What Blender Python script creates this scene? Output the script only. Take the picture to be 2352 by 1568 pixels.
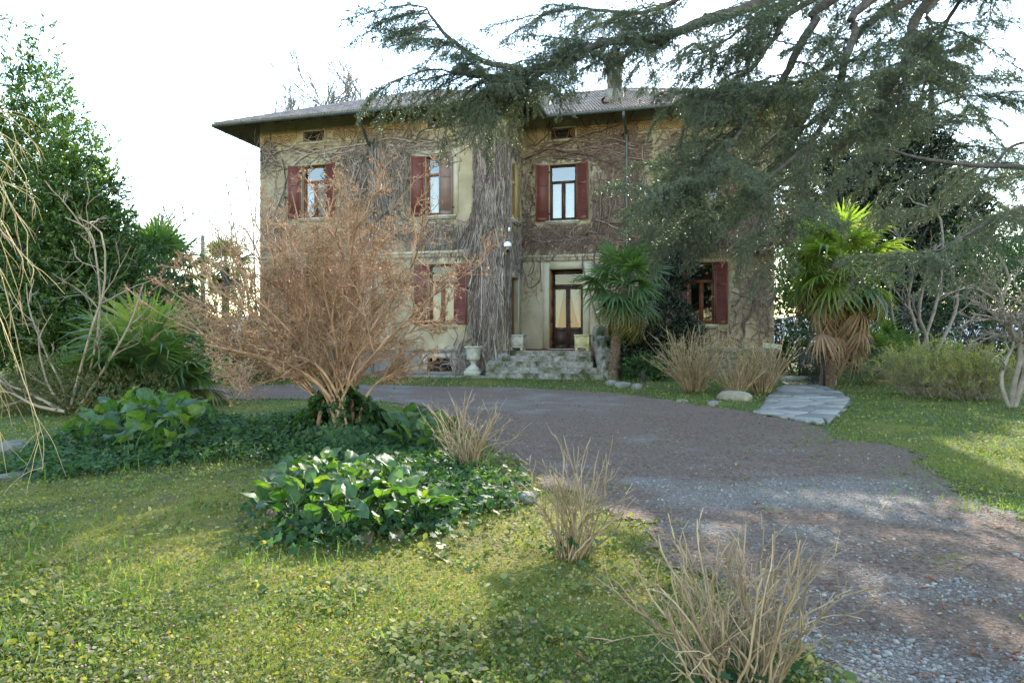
import bpy, bmesh, math
import numpy as np
from mathutils import Vector, Matrix, Euler

for o in list(bpy.data.objects):
    bpy.data.objects.remove(o)
scene = bpy.context.scene
COL = scene.collection
R = math.radians

# ------------------------------------------------------------------ camera
EYE = 1.5
cam_d = bpy.data.cameras.new('camera')
cam_d.lens = 24.0
cam_d.sensor_width = 36.0
cam_d.clip_end = 4000
cam = bpy.data.objects.new('camera', cam_d)
cam.location = (0, 0, EYE)
cam.rotation_euler = (R(90), 0, 0)
COL.objects.link(cam)
scene.camera = cam

# ------------------------------------------------------------------ world, sun, exposure
SUN_EL, SUN_AZ = 29.3, 17.0          # sun behind the house, right of the view axis
world = bpy.data.worlds.new('World')
scene.world = world
world.use_nodes = True
wn = world.node_tree
wn.nodes.clear()
sky = wn.nodes.new('ShaderNodeTexSky')
sky.sky_type = 'NISHITA'
sky.sun_disc = False
sky.sun_elevation = R(SUN_EL)
sky.sun_rotation = R(SUN_AZ)
sky.air_density = 1.5
sky.dust_density = 0.1
sky.ozone_density = 1.0
bgn = wn.nodes.new('ShaderNodeBackground')
bgn.inputs['Strength'].default_value = 0.15
wo = wn.nodes.new('ShaderNodeOutputWorld')
wn.links.new(sky.outputs[0], bgn.inputs[0])
wn.links.new(bgn.outputs[0], wo.inputs[0])
sun_d = bpy.data.lights.new('sun', 'SUN')
sun_d.energy = 2.8
sun_d.angle = R(0.6)
sun_d.color = (1.0, 0.93, 0.80)
sun = bpy.data.objects.new('sun', sun_d)
sdir = Vector((math.sin(R(SUN_AZ)) * math.cos(R(SUN_EL)), math.cos(R(SUN_AZ)) * math.cos(R(SUN_EL)), math.sin(R(SUN_EL))))
sun.rotation_euler = sdir.to_track_quat('Z', 'Y').to_euler()
sun.location = (10, 30, 40)
COL.objects.link(sun)
vs = scene.view_settings
vs.view_transform = 'Standard'
vs.look = 'None'
vs.exposure = 2.45
vs.gamma = 1.0
vs.use_curve_mapping = False
scene.render.engine = 'CYCLES'
scene.cycles.max_bounces = 6
scene.cycles.transparent_max_bounces = 8

# ------------------------------------------------------------------ helpers
rng = np.random.default_rng(11)
F, CX, CY = 1568.0, 1176.0, 784.0

def at(px, py, Y):
    return np.array([(px - CX) * Y / F, Y, EYE - (py - CY) * Y / F])

def sstep(a, b, x):
    t = np.clip((np.asarray(x, float) - a) / (b - a), 0, 1)
    return t * t * (3 - 2 * t)

def hash2(i, j, s=0):
    n = (i.astype(np.int64) * 374761393 + j.astype(np.int64) * 668265263 + s * 982451653) & 0x7fffffff
    n = ((n ^ (n >> 13)) * 1274126177) & 0x7fffffff
    return ((n ^ (n >> 16)) & 0xffff) / 65535.0

def vnoise(x, y, sc=1.0, s=0, oct=3):
    x = np.asarray(x, float) * sc; y = np.asarray(y, float) * sc
    tot = 0; amp = 1; nrm = 0
    for o in range(oct):
        i = np.floor(x); j = np.floor(y); fx = x - i; fy = y - j
        fx = fx * fx * (3 - 2 * fx); fy = fy * fy * (3 - 2 * fy)
        a = hash2(i, j, s + o); b = hash2(i + 1, j, s + o); c = hash2(i, j + 1, s + o); d = hash2(i + 1, j + 1, s + o)
        tot = tot + amp * ((a * (1 - fx) + b * fx) * (1 - fy) + (c * (1 - fx) + d * fx) * fy)
        nrm += amp; amp *= .5; x = x * 2.03 + 7.1; y = y * 2.03 + 3.7
    return tot / nrm

def gz(x, y):
    x = np.asarray(x, float); y = np.asarray(y, float)
    z = 0.2 * sstep(8, 22, y)
    z = z + 0.26 * np.exp(-((x + 2.75) ** 2 / 2.6 + (y - 10.6) ** 2 / 2.6))
    z = z + 0.10 * np.exp(-((x + 0.45) ** 2 / .35 + (y - 8.2) ** 2 / .35))
    z = z + 0.12 * np.exp(-((x + 1.5) ** 2 / 0.8 + (y - 6.6) ** 2 / 1.2))
    z = z + 0.16 * np.exp(-((x + 6.0) ** 2 / 4.0 + (y - 10.6) ** 2 / 2.5))
    z = z + 0.05 * (vnoise(x, y, .5, 3) - .5) * sstep(60, 30, y)
    return z

def gp(px, py):
    """ground point seen at a photo position"""
    Y = F * EYE / max(py - CY, 8)
    for _ in range(12):
        z = float(gz((px - CX) * Y / F, Y))
        Y = .5 * Y + .5 * F * (EYE - z) / max(py - CY, 8)
    return np.array([(px - CX) * Y / F, Y, float(gz((px - CX) * Y / F, Y))])

class MB:
    """collects geometry; build() links it as ONE mesh object"""
    def __init__(s):
        s.v = []; s.q = []; s.t = []; s.qm = []; s.tm = []; s.n = 0
    def add(s, v, q=None, t=None, m=0):
        v = np.asarray(v, float).reshape(-1, 3)
        if q is not None and len(q):
            q = np.asarray(q, int).reshape(-1, 4) + s.n; s.q.append(q); s.qm.append(np.full(len(q), m))
        if t is not None and len(t):
            t = np.asarray(t, int).reshape(-1, 3) + s.n; s.t.append(t); s.tm.append(np.full(len(t), m))
        s.v.append(v); s.n += len(v)
        return s
    def box(s, x0, x1, y0, y1, z0, z1, m=0, M=None):
        v = np.array([[x, y, z] for x in (x0, x1) for y in (y0, y1) for z in (z0, z1)], float)
        if M is not None:
            v = v @ np.array(M.to_3x3()).T + np.array(M.translation)
        return s.add(v, [[0, 1, 3, 2], [4, 6, 7, 5], [0, 4, 5, 1], [2, 3, 7, 6], [0, 2, 6, 4], [1, 5, 7, 3]], m=m)
    def tubes(s, P, Rd, sides=4, m=0, cap=False):
        """P (N,K,3), Rd (N,K)"""
        P = np.asarray(P, float)
        if P.ndim == 2: P = P[None]
        Rd = np.asarray(Rd, float)
        if Rd.ndim == 1: Rd = np.broadcast_to(Rd[None], P.shape[:2])
        N, K, _ = P.shape
        T = np.gradient(P, axis=1); T /= np.linalg.norm(T, axis=2, keepdims=True) + 1e-9
        tm = T.mean(1); ref = np.where(np.abs(tm[:, 2:3]) > .8, np.array([[1., .03, 0]]), np.array([[0, .03, 1.]]))
        A = np.cross(T, ref[:, None, :]); A /= np.linalg.norm(A, axis=2, keepdims=True) + 1e-9
        B = np.cross(T, A)
        an = np.arange(sides) * 2 * np.pi / sides
        V = P[:, :, None, :] + Rd[:, :, None, None] * (A[:, :, None, :] * np.cos(an)[None, None, :, None] + B[:, :, None, :] * np.sin(an)[None, None, :, None])
        idx = np.arange(N * K * sides).reshape(N, K, sides)
        a = idx[:, :-1, :]; b = idx[:, 1:, :]
        q = np.stack([a, np.roll(a, -1, 2), np.roll(b, -1, 2), b], -1).reshape(-1, 4)
        t = None
        if cap:
            e = idx[:, -1, :]; f = idx[:, 0, :]; t = []
            for k in range(1, sides - 1):
                t.append(np.stack([e[:, 0], e[:, k], e[:, k + 1]], -1)); t.append(np.stack([f[:, 0], f[:, k + 1], f[:, k]], -1))
            t = np.concatenate(t)
        return s.add(V.reshape(-1, 3), q, t, m)
    def scat(s, tv, tt, M, P, m=0, quads=False):
        """template verts tv, faces tt instanced with 3x3 matrices M (N,3,3) (columns = axes) and positions P"""
        tv = np.asarray(tv, float); tt = np.asarray(tt, int)
        V = np.einsum('nij,kj->nki', M, tv) + P[:, None, :]
        N = len(P); fc = (tt[None] + (np.arange(N) * len(tv))[:, None, None]).reshape(-1, tt.shape[1])
        return s.add(V.reshape(-1, 3), fc if tt.shape[1] == 4 else None, fc if tt.shape[1] == 3 else None, m)
    def lathe(s, prof, c=(0, 0, 0), n=20, m=0):
        prof = np.asarray(prof, float); K = len(prof)
        an = np.arange(n) * 2 * np.pi / n
        V = np.stack([prof[:, None, 0] * np.cos(an)[None], prof[:, None, 0] * np.sin(an)[None], np.broadcast_to(prof[:, None, 1], (K, n))], -1) + np.array(c)
        idx = np.arange(K * n).reshape(K, n); a = idx[:-1]; b = idx[1:]
        q = np.stack([a, np.roll(a, -1, 1), np.roll(b, -1, 1), b], -1).reshape(-1, 4)
        return s.add(V.reshape(-1, 3), q, m=m)
    def mesh(s, name, mats, smooth=False):
        me = bpy.data.meshes.new(name)
        V = np.concatenate(s.v) if s.v else np.zeros((0, 3))
        q = np.concatenate(s.q) if s.q else np.zeros((0, 4), int)
        t = np.concatenate(s.t) if s.t else np.zeros((0, 3), int)
        me.vertices.add(len(V)); me.vertices.foreach_set('co', V.ravel())
        nl = len(q) * 4 + len(t) * 3; me.loops.add(nl)
        me.loops.foreach_set('vertex_index', np.concatenate([q.ravel(), t.ravel()]).astype(np.int32))
        me.polygons.add(len(q) + len(t))
        ls = np.concatenate([np.arange(len(q)) * 4, len(q) * 4 + np.arange(len(t)) * 3]).astype(np.int32)
        me.polygons.foreach_set('loop_start', ls)
        mi = np.concatenate((s.qm or [np.zeros(0, int)]) + (s.tm or [np.zeros(0, int)])).astype(np.int32)
        me.polygons.foreach_set('material_index', mi)
        if smooth: me.polygons.foreach_set('use_smooth', np.ones(len(mi), bool))
        if not isinstance(mats, (list, tuple)): mats = [mats]
        for k in mats: me.materials.append(k)
        me.update(calc_edges=True)
        return me
    def build(s, name, mats, parent=None, smooth=False):
        return link(name, s.mesh(name, mats, smooth), parent)

def link(name, me, parent=None, loc=None, M=None):
    o = bpy.data.objects.new(name, me); COL.objects.link(o)
    if parent is not None: o.parent = parent
    if M is not None: o.matrix_basis = M
    elif loc is not None: o.location = loc
    return o

def tag(o, label=None, cat=None, group=None, kind=None):
    if label: o['label'] = label
    if cat: o['category'] = cat
    if group: o['group'] = group
    if kind: o['kind'] = kind
    return o

def thing(name, label, cat, loc=(0, 0, 0), rotz=0, group=None):
    o = link(name, None); o.location = loc; o.rotation_euler = (0, 0, rotz)
    o.empty_display_size = .2
    return tag(o, label, cat, group)

def unit(v): 
    return v / (np.linalg.norm(v, axis=-1, keepdims=True) + 1e-9)

def frames(X, Zhint):
    """matrices with columns x=X, z~Zhint"""
    X = unit(X); Y = unit(np.cross(Zhint, X)); Z = np.cross(X, Y)
    return np.stack([X, Y, Z], -1)

def rdir(n, r=None):
    v = (r or rng).normal(size=(n, 3)); return unit(v)

def walk(S, D, L, K, wig=.2, grav=0., up=None, r=None):
    """random-walk strands: starts S (N,3), dirs D, lengths L (N,) -> (N,K,3)"""
    r = r or rng
    N = len(S); P = np.zeros((N, K, 3)); P[:, 0] = S; d = unit(D.copy()); st = (np.asarray(L) / (K - 1))[:, None]
    for k in range(1, K):
        d = d + r.normal(size=(N, 3)) * wig
        d[:, 2] -= grav
        d = unit(d); P[:, k] = P[:, k - 1] + d * st
    return P

def sprout(P, n, t0, t1, L, ang=.9, K=5, wig=.2, grav=0., r=None, Lvar=.4, taper=True, lift=0.):
    """children strands on parents P (N,K,3): n per parent"""
    r = r or rng
    N, Kp, _ = P.shape
    t = r.uniform(t0, t1, (N, n)); pi = np.repeat(np.arange(N), n); tt = t.ravel() * (Kp - 1)
    i = np.clip(tt.astype(int), 0, Kp - 2); f = (tt - i)[:, None]
    S = P[pi, i] * (1 - f) + P[pi, i + 1] * f
    T = unit(P[pi, i + 1] - P[pi, i])
    rd = r.normal(size=T.shape); rd = unit(rd - (rd * T).sum(1, keepdims=True) * T)
    a = ang * r.uniform(.6, 1.3, (len(T), 1))
    D = T * np.cos(a) + rd * np.sin(a); D[:, 2] += lift
    plen = np.linalg.norm(np.diff(P, axis=1), axis=2).sum(1)[pi]
    LL = (L if np.ndim(L) else plen * L) * r.uniform(1 - Lvar, 1 + Lvar, len(S))
    if taper: LL = LL * (1.15 - .6 * t.ravel())
    return walk(S, D, LL, K, wig, grav, r=r), t.ravel(), pi

def catmull(pts, n):
    pts = np.asarray(pts, float); p = np.vstack([2 * pts[0] - pts[1], pts, 2 * pts[-1] - pts[-2]])
    out = []; m = len(pts) - 1
    for s in np.linspace(0, m - 1e-6, n):
        i = int(s); f = s - i; a, b, c, d = p[i:i + 4]
        out.append(.5 * ((2 * b) + (-a + c) * f + (2 * a - 5 * b + 4 * c - d) * f * f + (-a + 3 * b - 3 * c + d) * f ** 3))
    return np.array(out)

# ------------------------------------------------------------------ materials
def _nt(name):
    m = bpy.data.materials.new(name); m.use_nodes = True; nt = m.node_tree; nt.nodes.clear()
    return m, nt, nt.nodes, nt.links

def ramp(N, cols):
    r = N.new('ShaderNodeValToRGB'); e = r.color_ramp.elements
    n = len(cols)
    while len(e) < n: e.new(.5)
    for i, c in enumerate(cols):
        if len(c) == 2 : pos, c = c
        else: pos = i / max(n - 1, 1)
        e[i].position = pos; e[i].color = (*c, 1)
    return r

def surf(name, cols, scale=4., rough=.85, bump=.3, bscale=None, detail=6, spec=.3, extra=None, metal=0, island=0., coord='Object', bdist=.02, objrand=0.):
    """procedural surface: noise -> colour ramp, finer noise -> bump; extra=(colour, scale, lo, hi) stain layer"""
    m, nt, N, L = _nt(name)
    tc = N.new('ShaderNodeTexCoord'); no = N.new('ShaderNodeTexNoise'); no.inputs['Scale'].default_value = scale; no.inputs['Detail'].default_value = detail
    no.inputs['Roughness'].default_value = .65
    L.new(tc.outputs[coord], no.inputs['Vector'])
    rp = ramp(N, cols if len(cols[0]) == 2 else [(.3 + .4 * i / max(len(cols) - 1, 1), c) for i, c in enumerate(cols)])
    L.new(no.outputs['Fac'], rp.inputs[0]); col = rp.outputs[0]
    if island:
        ge = N.new('ShaderNodeNewGeometry'); hs = N.new('ShaderNodeHueSaturation'); mr = N.new('ShaderNodeMapRange')
        mr.inputs[3].default_value = 1 - island; mr.inputs[4].default_value = 1 + island
        L.new(ge.outputs['Random Per Island'], mr.inputs[0]); L.new(mr.outputs[0], hs.inputs['Value']); L.new(col, hs.inputs['Color']); col = hs.outputs[0]
    if objrand:
        oi = N.new('ShaderNodeObjectInfo'); hs = N.new('ShaderNodeHueSaturation'); mr = N.new('ShaderNodeMapRange')
        mr.inputs[3].default_value = 1 - objrand; mr.inputs[4].default_value = 1 + objrand
        L.new(oi.outputs['Random'], mr.inputs[0]); L.new(mr.outputs[0], hs.inputs['Value']); L.new(col, hs.inputs['Color']); col = hs.outputs[0]
    for ex in ([extra] if extra and not isinstance(extra, list) else extra or []):
        c2, sc, lo, hi = ex
        n2 = N.new('ShaderNodeTexNoise'); n2.inputs['Scale'].default_value = sc; n2.inputs['Detail'].default_value = 8; n2.inputs['Roughness'].default_value = .7
        L.new(tc.outputs[coord], n2.inputs['Vector'])
        mr = N.new('ShaderNodeMapRange'); mr.inputs[1].default_value = lo; mr.inputs[2].default_value = hi; L.new(n2.outputs['Fac'], mr.inputs[0])
        mx = N.new('ShaderNodeMix'); mx.data_type = 'RGBA'; L.new(mr.outputs[0], mx.inputs[0]); L.new(col, mx.inputs[6]); mx.inputs[7].default_value = (*c2, 1); col = mx.outputs[2]
    b = N.new('ShaderNodeBsdfPrincipled'); b.inputs['Roughness'].default_value = rough; b.inputs['Specular IOR Level'].default_value = spec; b.inputs['Metallic'].default_value = metal
    L.new(col, b.inputs['Base Color'])
    if bump:
        n3 = N.new('ShaderNodeTexNoise'); n3.inputs['Scale'].default_value = bscale or scale * 8; n3.inputs['Detail'].default_value = 5
        L.new(tc.outputs[coord], n3.inputs['Vector'])
        bp = N.new('ShaderNodeBump'); bp.inputs['Strength'].default_value = bump; bp.inputs['Distance'].default_value = bdist
        L.new(n3.outputs['Fac'], bp.inputs['Height']); L.new(bp.outputs[0], b.inputs['Normal'])
    o = N.new('ShaderNodeOutputMaterial'); L.new(b.outputs[0], o.inputs[0])
    return m

def leafm(name, cols, rough=.45, trans=.35, tcol=None, spec=.4, nscale=0, objrand=False, veins=False):
    """leaf: colour varies from leaf to leaf; light passes through"""
    m, nt, N, L = _nt(name)
    ge = N.new('ShaderNodeNewGeometry'); rp = ramp(N, cols)
    if objrand:
        oi = N.new('ShaderNodeObjectInfo'); L.new(oi.outputs['Random'], rp.inputs[0])
    else:
        L.new(ge.outputs['Random Per Island'], rp.inputs[0])
    col = rp.outputs[0]
    if nscale:
        tc = N.new('ShaderNodeTexCoord'); no = N.new('ShaderNodeTexNoise'); no.inputs['Scale'].default_value = nscale; no.inputs['Detail'].default_value = 4
        L.new(tc.outputs['Object'], no.inputs['Vector']); hs = N.new('ShaderNodeHueSaturation'); mr = N.new('ShaderNodeMapRange')
        mr.inputs[1].default_value = .3; mr.inputs[2].default_value = .7; mr.inputs[3].default_value = .7; mr.inputs[4].default_value = 1.3
        L.new(no.outputs['Fac'], mr.inputs[0]); L.new(mr.outputs[0], hs.inputs['Value']); L.new(col, hs.inputs['Color']); col = hs.outputs[0]
    b = N.new('ShaderNodeBsdfPrincipled'); b.inputs['Roughness'].default_value = rough; b.inputs['Specular IOR Level'].default_value = spec
    if veins:                                # side veins running forward from the midrib, as relief and paler lines
        tv_ = N.new('ShaderNodeTexCoord'); sx = N.new('ShaderNodeSeparateXYZ'); L.new(tv_.outputs['Object'], sx.inputs[0])
        ab = N.new('ShaderNodeMath'); ab.operation = 'ABSOLUTE'; L.new(sx.outputs['Y'], ab.inputs[0])
        mm = N.new('ShaderNodeMath'); mm.operation = 'MULTIPLY_ADD'; L.new(ab.outputs[0], mm.inputs[0]); mm.inputs[1].default_value = -.75; L.new(sx.outputs['X'], mm.inputs[2])
        ml = N.new('ShaderNodeMath'); ml.operation = 'MULTIPLY'; L.new(mm.outputs[0], ml.inputs[0]); ml.inputs[1].default_value = 300.
        sn_ = N.new('ShaderNodeMath'); sn_.operation = 'SINE'; L.new(ml.outputs[0], sn_.inputs[0])
        bp = N.new('ShaderNodeBump'); bp.inputs['Strength'].default_value = .3; bp.inputs['Distance'].default_value = .003; L.new(sn_.outputs[0], bp.inputs['Height']); L.new(bp.outputs[0], b.inputs['Normal'])
        vr = N.new('ShaderNodeMapRange'); vr.inputs[1].default_value = .75; vr.inputs[2].default_value = 1.; vr.inputs[3].default_value = 1.; vr.inputs[4].default_value = 1.18; L.new(sn_.outputs[0], vr.inputs[0])
        hv = N.new('ShaderNodeHueSaturation'); L.new(vr.outputs[0], hv.inputs['Value']); L.new(col, hv.inputs['Color']); col = hv.outputs[0]
    L.new(col, b.inputs['Base Color']); t = N.new('ShaderNodeBsdfTranslucent')
    g = N.new('ShaderNodeMix'); g.data_type = 'RGBA'; g.blend_type = 'MULTIPLY'; g.inputs[0].default_value = 1; L.new(col, g.inputs[6]); g.inputs[7].default_value = (*(tcol or (1.6, 1.7, .7)), 1)
    L.new(g.outputs[2], t.inputs[0])
    mx = N.new('ShaderNodeMixShader'); mx.inputs[0].default_value = trans; L.new(b.outputs[0], mx.inputs[1]); L.new(t.outputs[0], mx.inputs[2])
    o = N.new('ShaderNodeOutputMaterial'); L.new(mx.outputs[0], o.inputs[0])
    return m

def glassm(name, tint, refl=.3, rough=.02):
    """old window pane: part mirror, part see-through"""
    m, nt, N, L = _nt(name)
    g = N.new('ShaderNodeBsdfGlossy'); g.inputs['Roughness'].default_value = rough; g.inputs['Color'].default_value = (.95, .97, 1, 1)
    t = N.new('ShaderNodeBsdfTransparent'); t.inputs['Color'].default_value = (*tint, 1)
    no = N.new('ShaderNodeTexNoise'); no.inputs['Scale'].default_value = 1.7; tc = N.new('ShaderNodeTexCoord'); L.new(tc.outputs['Object'], no.inputs['Vector'])
    bp = N.new('ShaderNodeBump'); bp.inputs['Strength'].default_value = .06; bp.inputs['Distance'].default_value = .05; L.new(no.outputs['Fac'], bp.inputs['Height']); L.new(bp.outputs[0], g.inputs['Normal'])
    fr = N.new('ShaderNodeFresnel'); fr.inputs['IOR'].default_value = 1.5
    mr = N.new('ShaderNodeMapRange'); mr.inputs[1].default_value = 0; mr.inputs[2].default_value = 1; mr.inputs[3].default_value = refl; mr.inputs[4].default_value = 1; L.new(fr.outputs[0], mr.inputs[0])
    mx = N.new('ShaderNodeMixShader'); L.new(mr.outputs[0], mx.inputs[0]); L.new(t.outputs[0], mx.inputs[1]); L.new(g.outputs[0], mx.inputs[2])
    o = N.new('ShaderNodeOutputMaterial'); L.new(mx.outputs[0], o.inputs[0])
    return m

MT = {}
MT['stucco'] = surf('stucco', [(.30, (.235, .195, .128)), (.5, (.32, .27, .178)), (.7, (.41, .355, .25))], 1.3, .95, .5, 60, extra=[((.36, .33, .28), .7, .52, .72), ((.16, .13, .10), 3.0, .62, .8)], bdist=.008)
MT['stucco_pale'] = surf('stucco_pale', [(.30, (.36, .32, .23)), (.7, (.46, .42, .31))], 2.2, .95, .4, 70, extra=((.36, .32, .25), 1.6, .55, .8), bdist=.006)
MT['stucco_grey'] = surf('stucco_grey', [(.3, (.13, .122, .108)), (.7, (.26, .245, .22))], 1.5, .95, .6, 40, extra=((.12, .12, .11), 3, .55, .8), bdist=.01)
MT['stone'] = surf('stone', [(.3, (.13, .12, .105)), (.5, (.21, .195, .172)), (.7, (.30, .285, .255))], 3, .92, .8, 22, extra=[((.07, .08, .03), 2.4, .5, .62), ((.10, .095, .085), 6, .52, .7)], bdist=.02)
MT['stone_mossy'] = surf('stone_mossy', [(.3, (.17, .16, .14)), (.7, (.31, .295, .265))], 4, .95, .9, 25, extra=[((.10, .095, .08), 9, .48, .66), ((.05, .055, .02), 1.6, .46, .62)], bdist=.02)
MT['urn'] = surf('urn', [(.3, (.28, .27, .24)), (.7, (.46, .445, .40))], 7, .9, .5, 40, extra=((.22, .23, .12), 3, .5, .7), bdist=.008)
MT['urn_yellow'] = surf('urn_yellow', [(.3, (.34, .31, .16)), (.7, (.55, .50, .30))], 7, .9, .5, 40, extra=((.20, .22, .08), 3, .5, .7), bdist=.008)
MT['shutter'] = surf('shutter', [(.3, (.11, .038, .032)), (.7, (.16, .056, .046))], 5, .55, .1, 60, extra=((.22, .10, .09), 2.5, .58, .8))
MT['shutter_brown'] = surf('shutter_brown', [(.3, (.16, .105, .09)), (.7, (.22, .15, .13))], 5, .6, .1, 60)
MT['shutter_yellow'] = surf('shutter_yellow', [(.3, (.34, .25, .10)), (.7, (.44, .34, .16))], 5, .6, .1, 60)
MT['wood'] = surf('wood', [(.3, (.12, .045, .02)), (.7, (.22, .085, .035))], 6, .5, .15, 50)
MT['wood_door'] = surf('wood_door', [(.3, (.14, .065, .025)), (.7, (.24, .11, .04))], 6, .45, .2, 50)
MT['wood_dark'] = surf('wood_dark', [(.3, (.035, .020, .016)), (.7, (.075, .045, .034))], 6, .55, .2, 50)
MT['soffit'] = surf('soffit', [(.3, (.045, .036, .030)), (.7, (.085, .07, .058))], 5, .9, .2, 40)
MT['tile'] = surf('tile', [(.3, (.13, .085, .062)), (.5, (.20, .145, .11)), (.7, (.30, .24, .19))], 2.5, .42, .3, 30, island=.35, objrand=.3, extra=((.10, .095, .085), 1.2, .48, .7), spec=.5)
MT['gutter'] = surf('gutter', [(.3, (.06, .075, .078)), (.7, (.11, .13, .13))], 3, .5, .1, 30, metal=.3)
MT['glass'] = glassm('glass', (.5, .52, .55), .09)
MT['glass_dark'] = glassm('glass_dark', (.42, .46, .44), .0)
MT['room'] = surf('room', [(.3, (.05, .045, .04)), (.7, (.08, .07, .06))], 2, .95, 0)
MT['curtain'] = surf('curtain', [(.3, (.66, .68, .72)), (.7, (.80, .82, .86))], 3, .9, .1, 40)
MT['curtain_lace'] = surf('curtain_lace', [(.40, (.52, .56, .64)), (.6, (.80, .83, .90))], 22, .9, .1, 40)
MT['paint_dark'] = surf('paint_dark', [(.3, (.15, .085, .035)), (.7, (.24, .15, .07))], 4, .95, .2, 60)
MT['iron'] = surf('iron', [(.3, (.012, .013, .014)), (.7, (.03, .03, .03))], 6, .6, .2, 60)
MT['vine'] = surf('vine', [(.3, (.15, .12, .105)), (.5, (.25, .205, .18)), (.7, (.34, .29, .26))], 3, .9, 0, island=.6)
MT['vine_brown'] = surf('vine_brown', [(.3, (.13, .09, .075)), (.7, (.25, .18, .15))], 3, .9, 0, island=.4)
MT['deadleaf'] = leafm('deadleaf', [(.22, .09, .03), (.34, .15, .05), (.30, .19, .10), (.45, .35, .22)], .8, .2)
MT['bark'] = surf('bark', [(.3, (.035, .030, .026)), (.5, (.075, .066, .057)), (.7, (.125, .113, .10))], 12, .95, .9, 50, bdist=.02)
MT['bark_pale'] = surf('bark_pale', [(.3, (.17, .13, .09)), (.7, (.36, .29, .21))], 6, .85, .4, 40, island=.15)
MT['bark_orange'] = surf('bark_orange', [(.3, (.17, .10, .055)), (.5, (.31, .185, .11)), (.7, (.42, .29, .195))], 5, .8, .2, 50, island=.35, extra=((.13, .12, .05), 1.8, .56, .75))
MT['twig_tan'] = surf('twig_tan', [(.3, (.14, .095, .055)), (.5, (.25, .18, .105)), (.7, (.36, .28, .175))], 6, .75, .2, 50, island=.35)
MT['twig_grey'] = surf('twig_grey', [(.3, (.12, .10, .085)), (.7, (.26, .225, .19))], 6, .85, .2, 50, island=.3)
MT['palm_trunk'] = surf('palm_trunk', [(.3, (.055, .035, .022)), (.5, (.12, .08, .052)), (.7, (.22, .155, .105))], 14, .95, 1, 40, bdist=.04)
MT['cedar'] = leafm('cedar', [(.045, .068, .046), (.062, .088, .054), (.085, .112, .060), (.12, .14, .066)], .45, .24, (1.5, 1.5, .8), spec=.7)
MT['laurel'] = leafm('laurel', [(.022, .056, .018), (.038, .085, .022), (.065, .12, .028), (.14, .18, .04)], .30, .30, (1.9, 2.0, .5), spec=.5)
MT['shrub'] = leafm('shrub', [(.022, .050, .020), (.035, .075, .026), (.055, .10, .035), (.08, .12, .04)], .38, .3)
MT['magnolia'] = leafm('magnolia', [(.014, .032, .020), (.022, .045, .027), (.035, .055, .032), (.075, .052, .03)], .25, .12, spec=.7)
MT['azalea'] = leafm('azalea', [(.065, .085, .03), (.10, .12, .04), (.14, .14, .05), (.13, .095, .05)], .5, .25)
MT['bud'] = leafm('bud', [(.18, .22, .04), (.26, .30, .05), (.33, .35, .07), (.26, .21, .07)], .6, .35)
MT['palm'] = leafm('palm', [(.050, .092, .045), (.068, .12, .05), (.09, .145, .055), (.12, .17, .06)], .4, .42, (2.0, 2.1, .5), spec=.5)
MT['palm_sunlit'] = leafm('palm_sunlit', [(.09, .14, .04), (.12, .18, .045), (.16, .21, .05), (.20, .23, .06)], .42, .45, (1.9, 1.9, .5), spec=.4)  # sunlit copy of the palm green: sun on upper fronds put into the colour
MT['palm_old'] = leafm('palm_old', [(.07, .10, .035), (.11, .12, .035), (.20, .16, .05), (.26, .16, .05)], .5, .38, (1.8, 1.6, .5))
MT['palm_dead'] = leafm('palm_dead', [(.19, .12, .07), (.28, .18, .11), (.34, .24, .155), (.24, .14, .075)], .75, .25, (1.2, 1.1, .7))
MT['bergenia'] = leafm('bergenia', [(.030, .070, .030), (.042, .090, .034), (.060, .11, .038), (.11, .155, .04)], .5, .36, (2.2, 2.3, .4), spec=.35, nscale=14, objrand=True, veins=True)
MT['bergenia_old'] = leafm('bergenia_old', [(.10, .055, .045), (.15, .08, .06), (.12, .10, .04), (.22, .15, .09)], .6, .25, nscale=14, objrand=True)
MT['ivy'] = leafm('ivy', [(.020, .050, .022), (.030, .068, .027), (.042, .088, .033), (.07, .115, .04)], .6, .3, (2.0, 2.2, .5), spec=.2)
MT['weed'] = leafm('weed', [(.050, .085, .022), (.085, .12, .028), (.13, .155, .035), (.19, .19, .05), (.26, .23, .08)], .75, .35, (1.7, 1.7, .5), nscale=1.6)
MT['grass'] = leafm('grass', [(.050, .105, .022), (.075, .145, .028), (.10, .18, .035), (.16, .20, .06)], .5, .4, (1.7, 1.7, .5))
MT['moss'] = leafm('moss', [(.12, .13, .022), (.18, .175, .028), (.24, .22, .035), (.30, .25, .05)], .8, .3, (1.4, 1.3, .5))
MT['straw'] = leafm('straw', [(.22, .16, .08), (.30, .23, .12), (.38, .31, .19), (.17, .11, .06)], .8, .25)
MT['catkin'] = leafm('catkin', [(.16, .05, .02), (.22, .075, .03), (.14, .06, .03)], .8, .1)
MT['flower'] = leafm('flower', [(.13, .05, .11), (.19, .08, .16), (.28, .14, .24)], .6, .3, (1, 1, 1))
MT['primrose'] = leafm('primrose', [(.75, .72, .38), (.80, .76, .5)], .6, .3, (1, 1, 1))
MT['pebble'] = surf('pebble', [(.3, (.12, .108, .096)), (.5, (.195, .178, .16)), (.7, (.285, .265, .245))], 8, .75, .2, 60, island=.45)
MT['litter'] = leafm('litter', [(.055, .034, .022), (.095, .058, .038), (.14, .09, .058), (.20, .14, .095)], .9, .05)
MT['plaster_white'] = surf('plaster_white', [(.3, (.70, .70, .68)), (.7, (.8, .8, .78))], 5, .6, .05)
MT['mat'] = surf('mat', [(.3, (.02, .018, .018)), (.7, (.05, .045, .04))], 20, .95, .4)
MT['terracotta'] = surf('terracotta', [(.3, (.22, .09, .07)), (.7, (.33, .15, .12))], 4, .8, .2)
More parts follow.
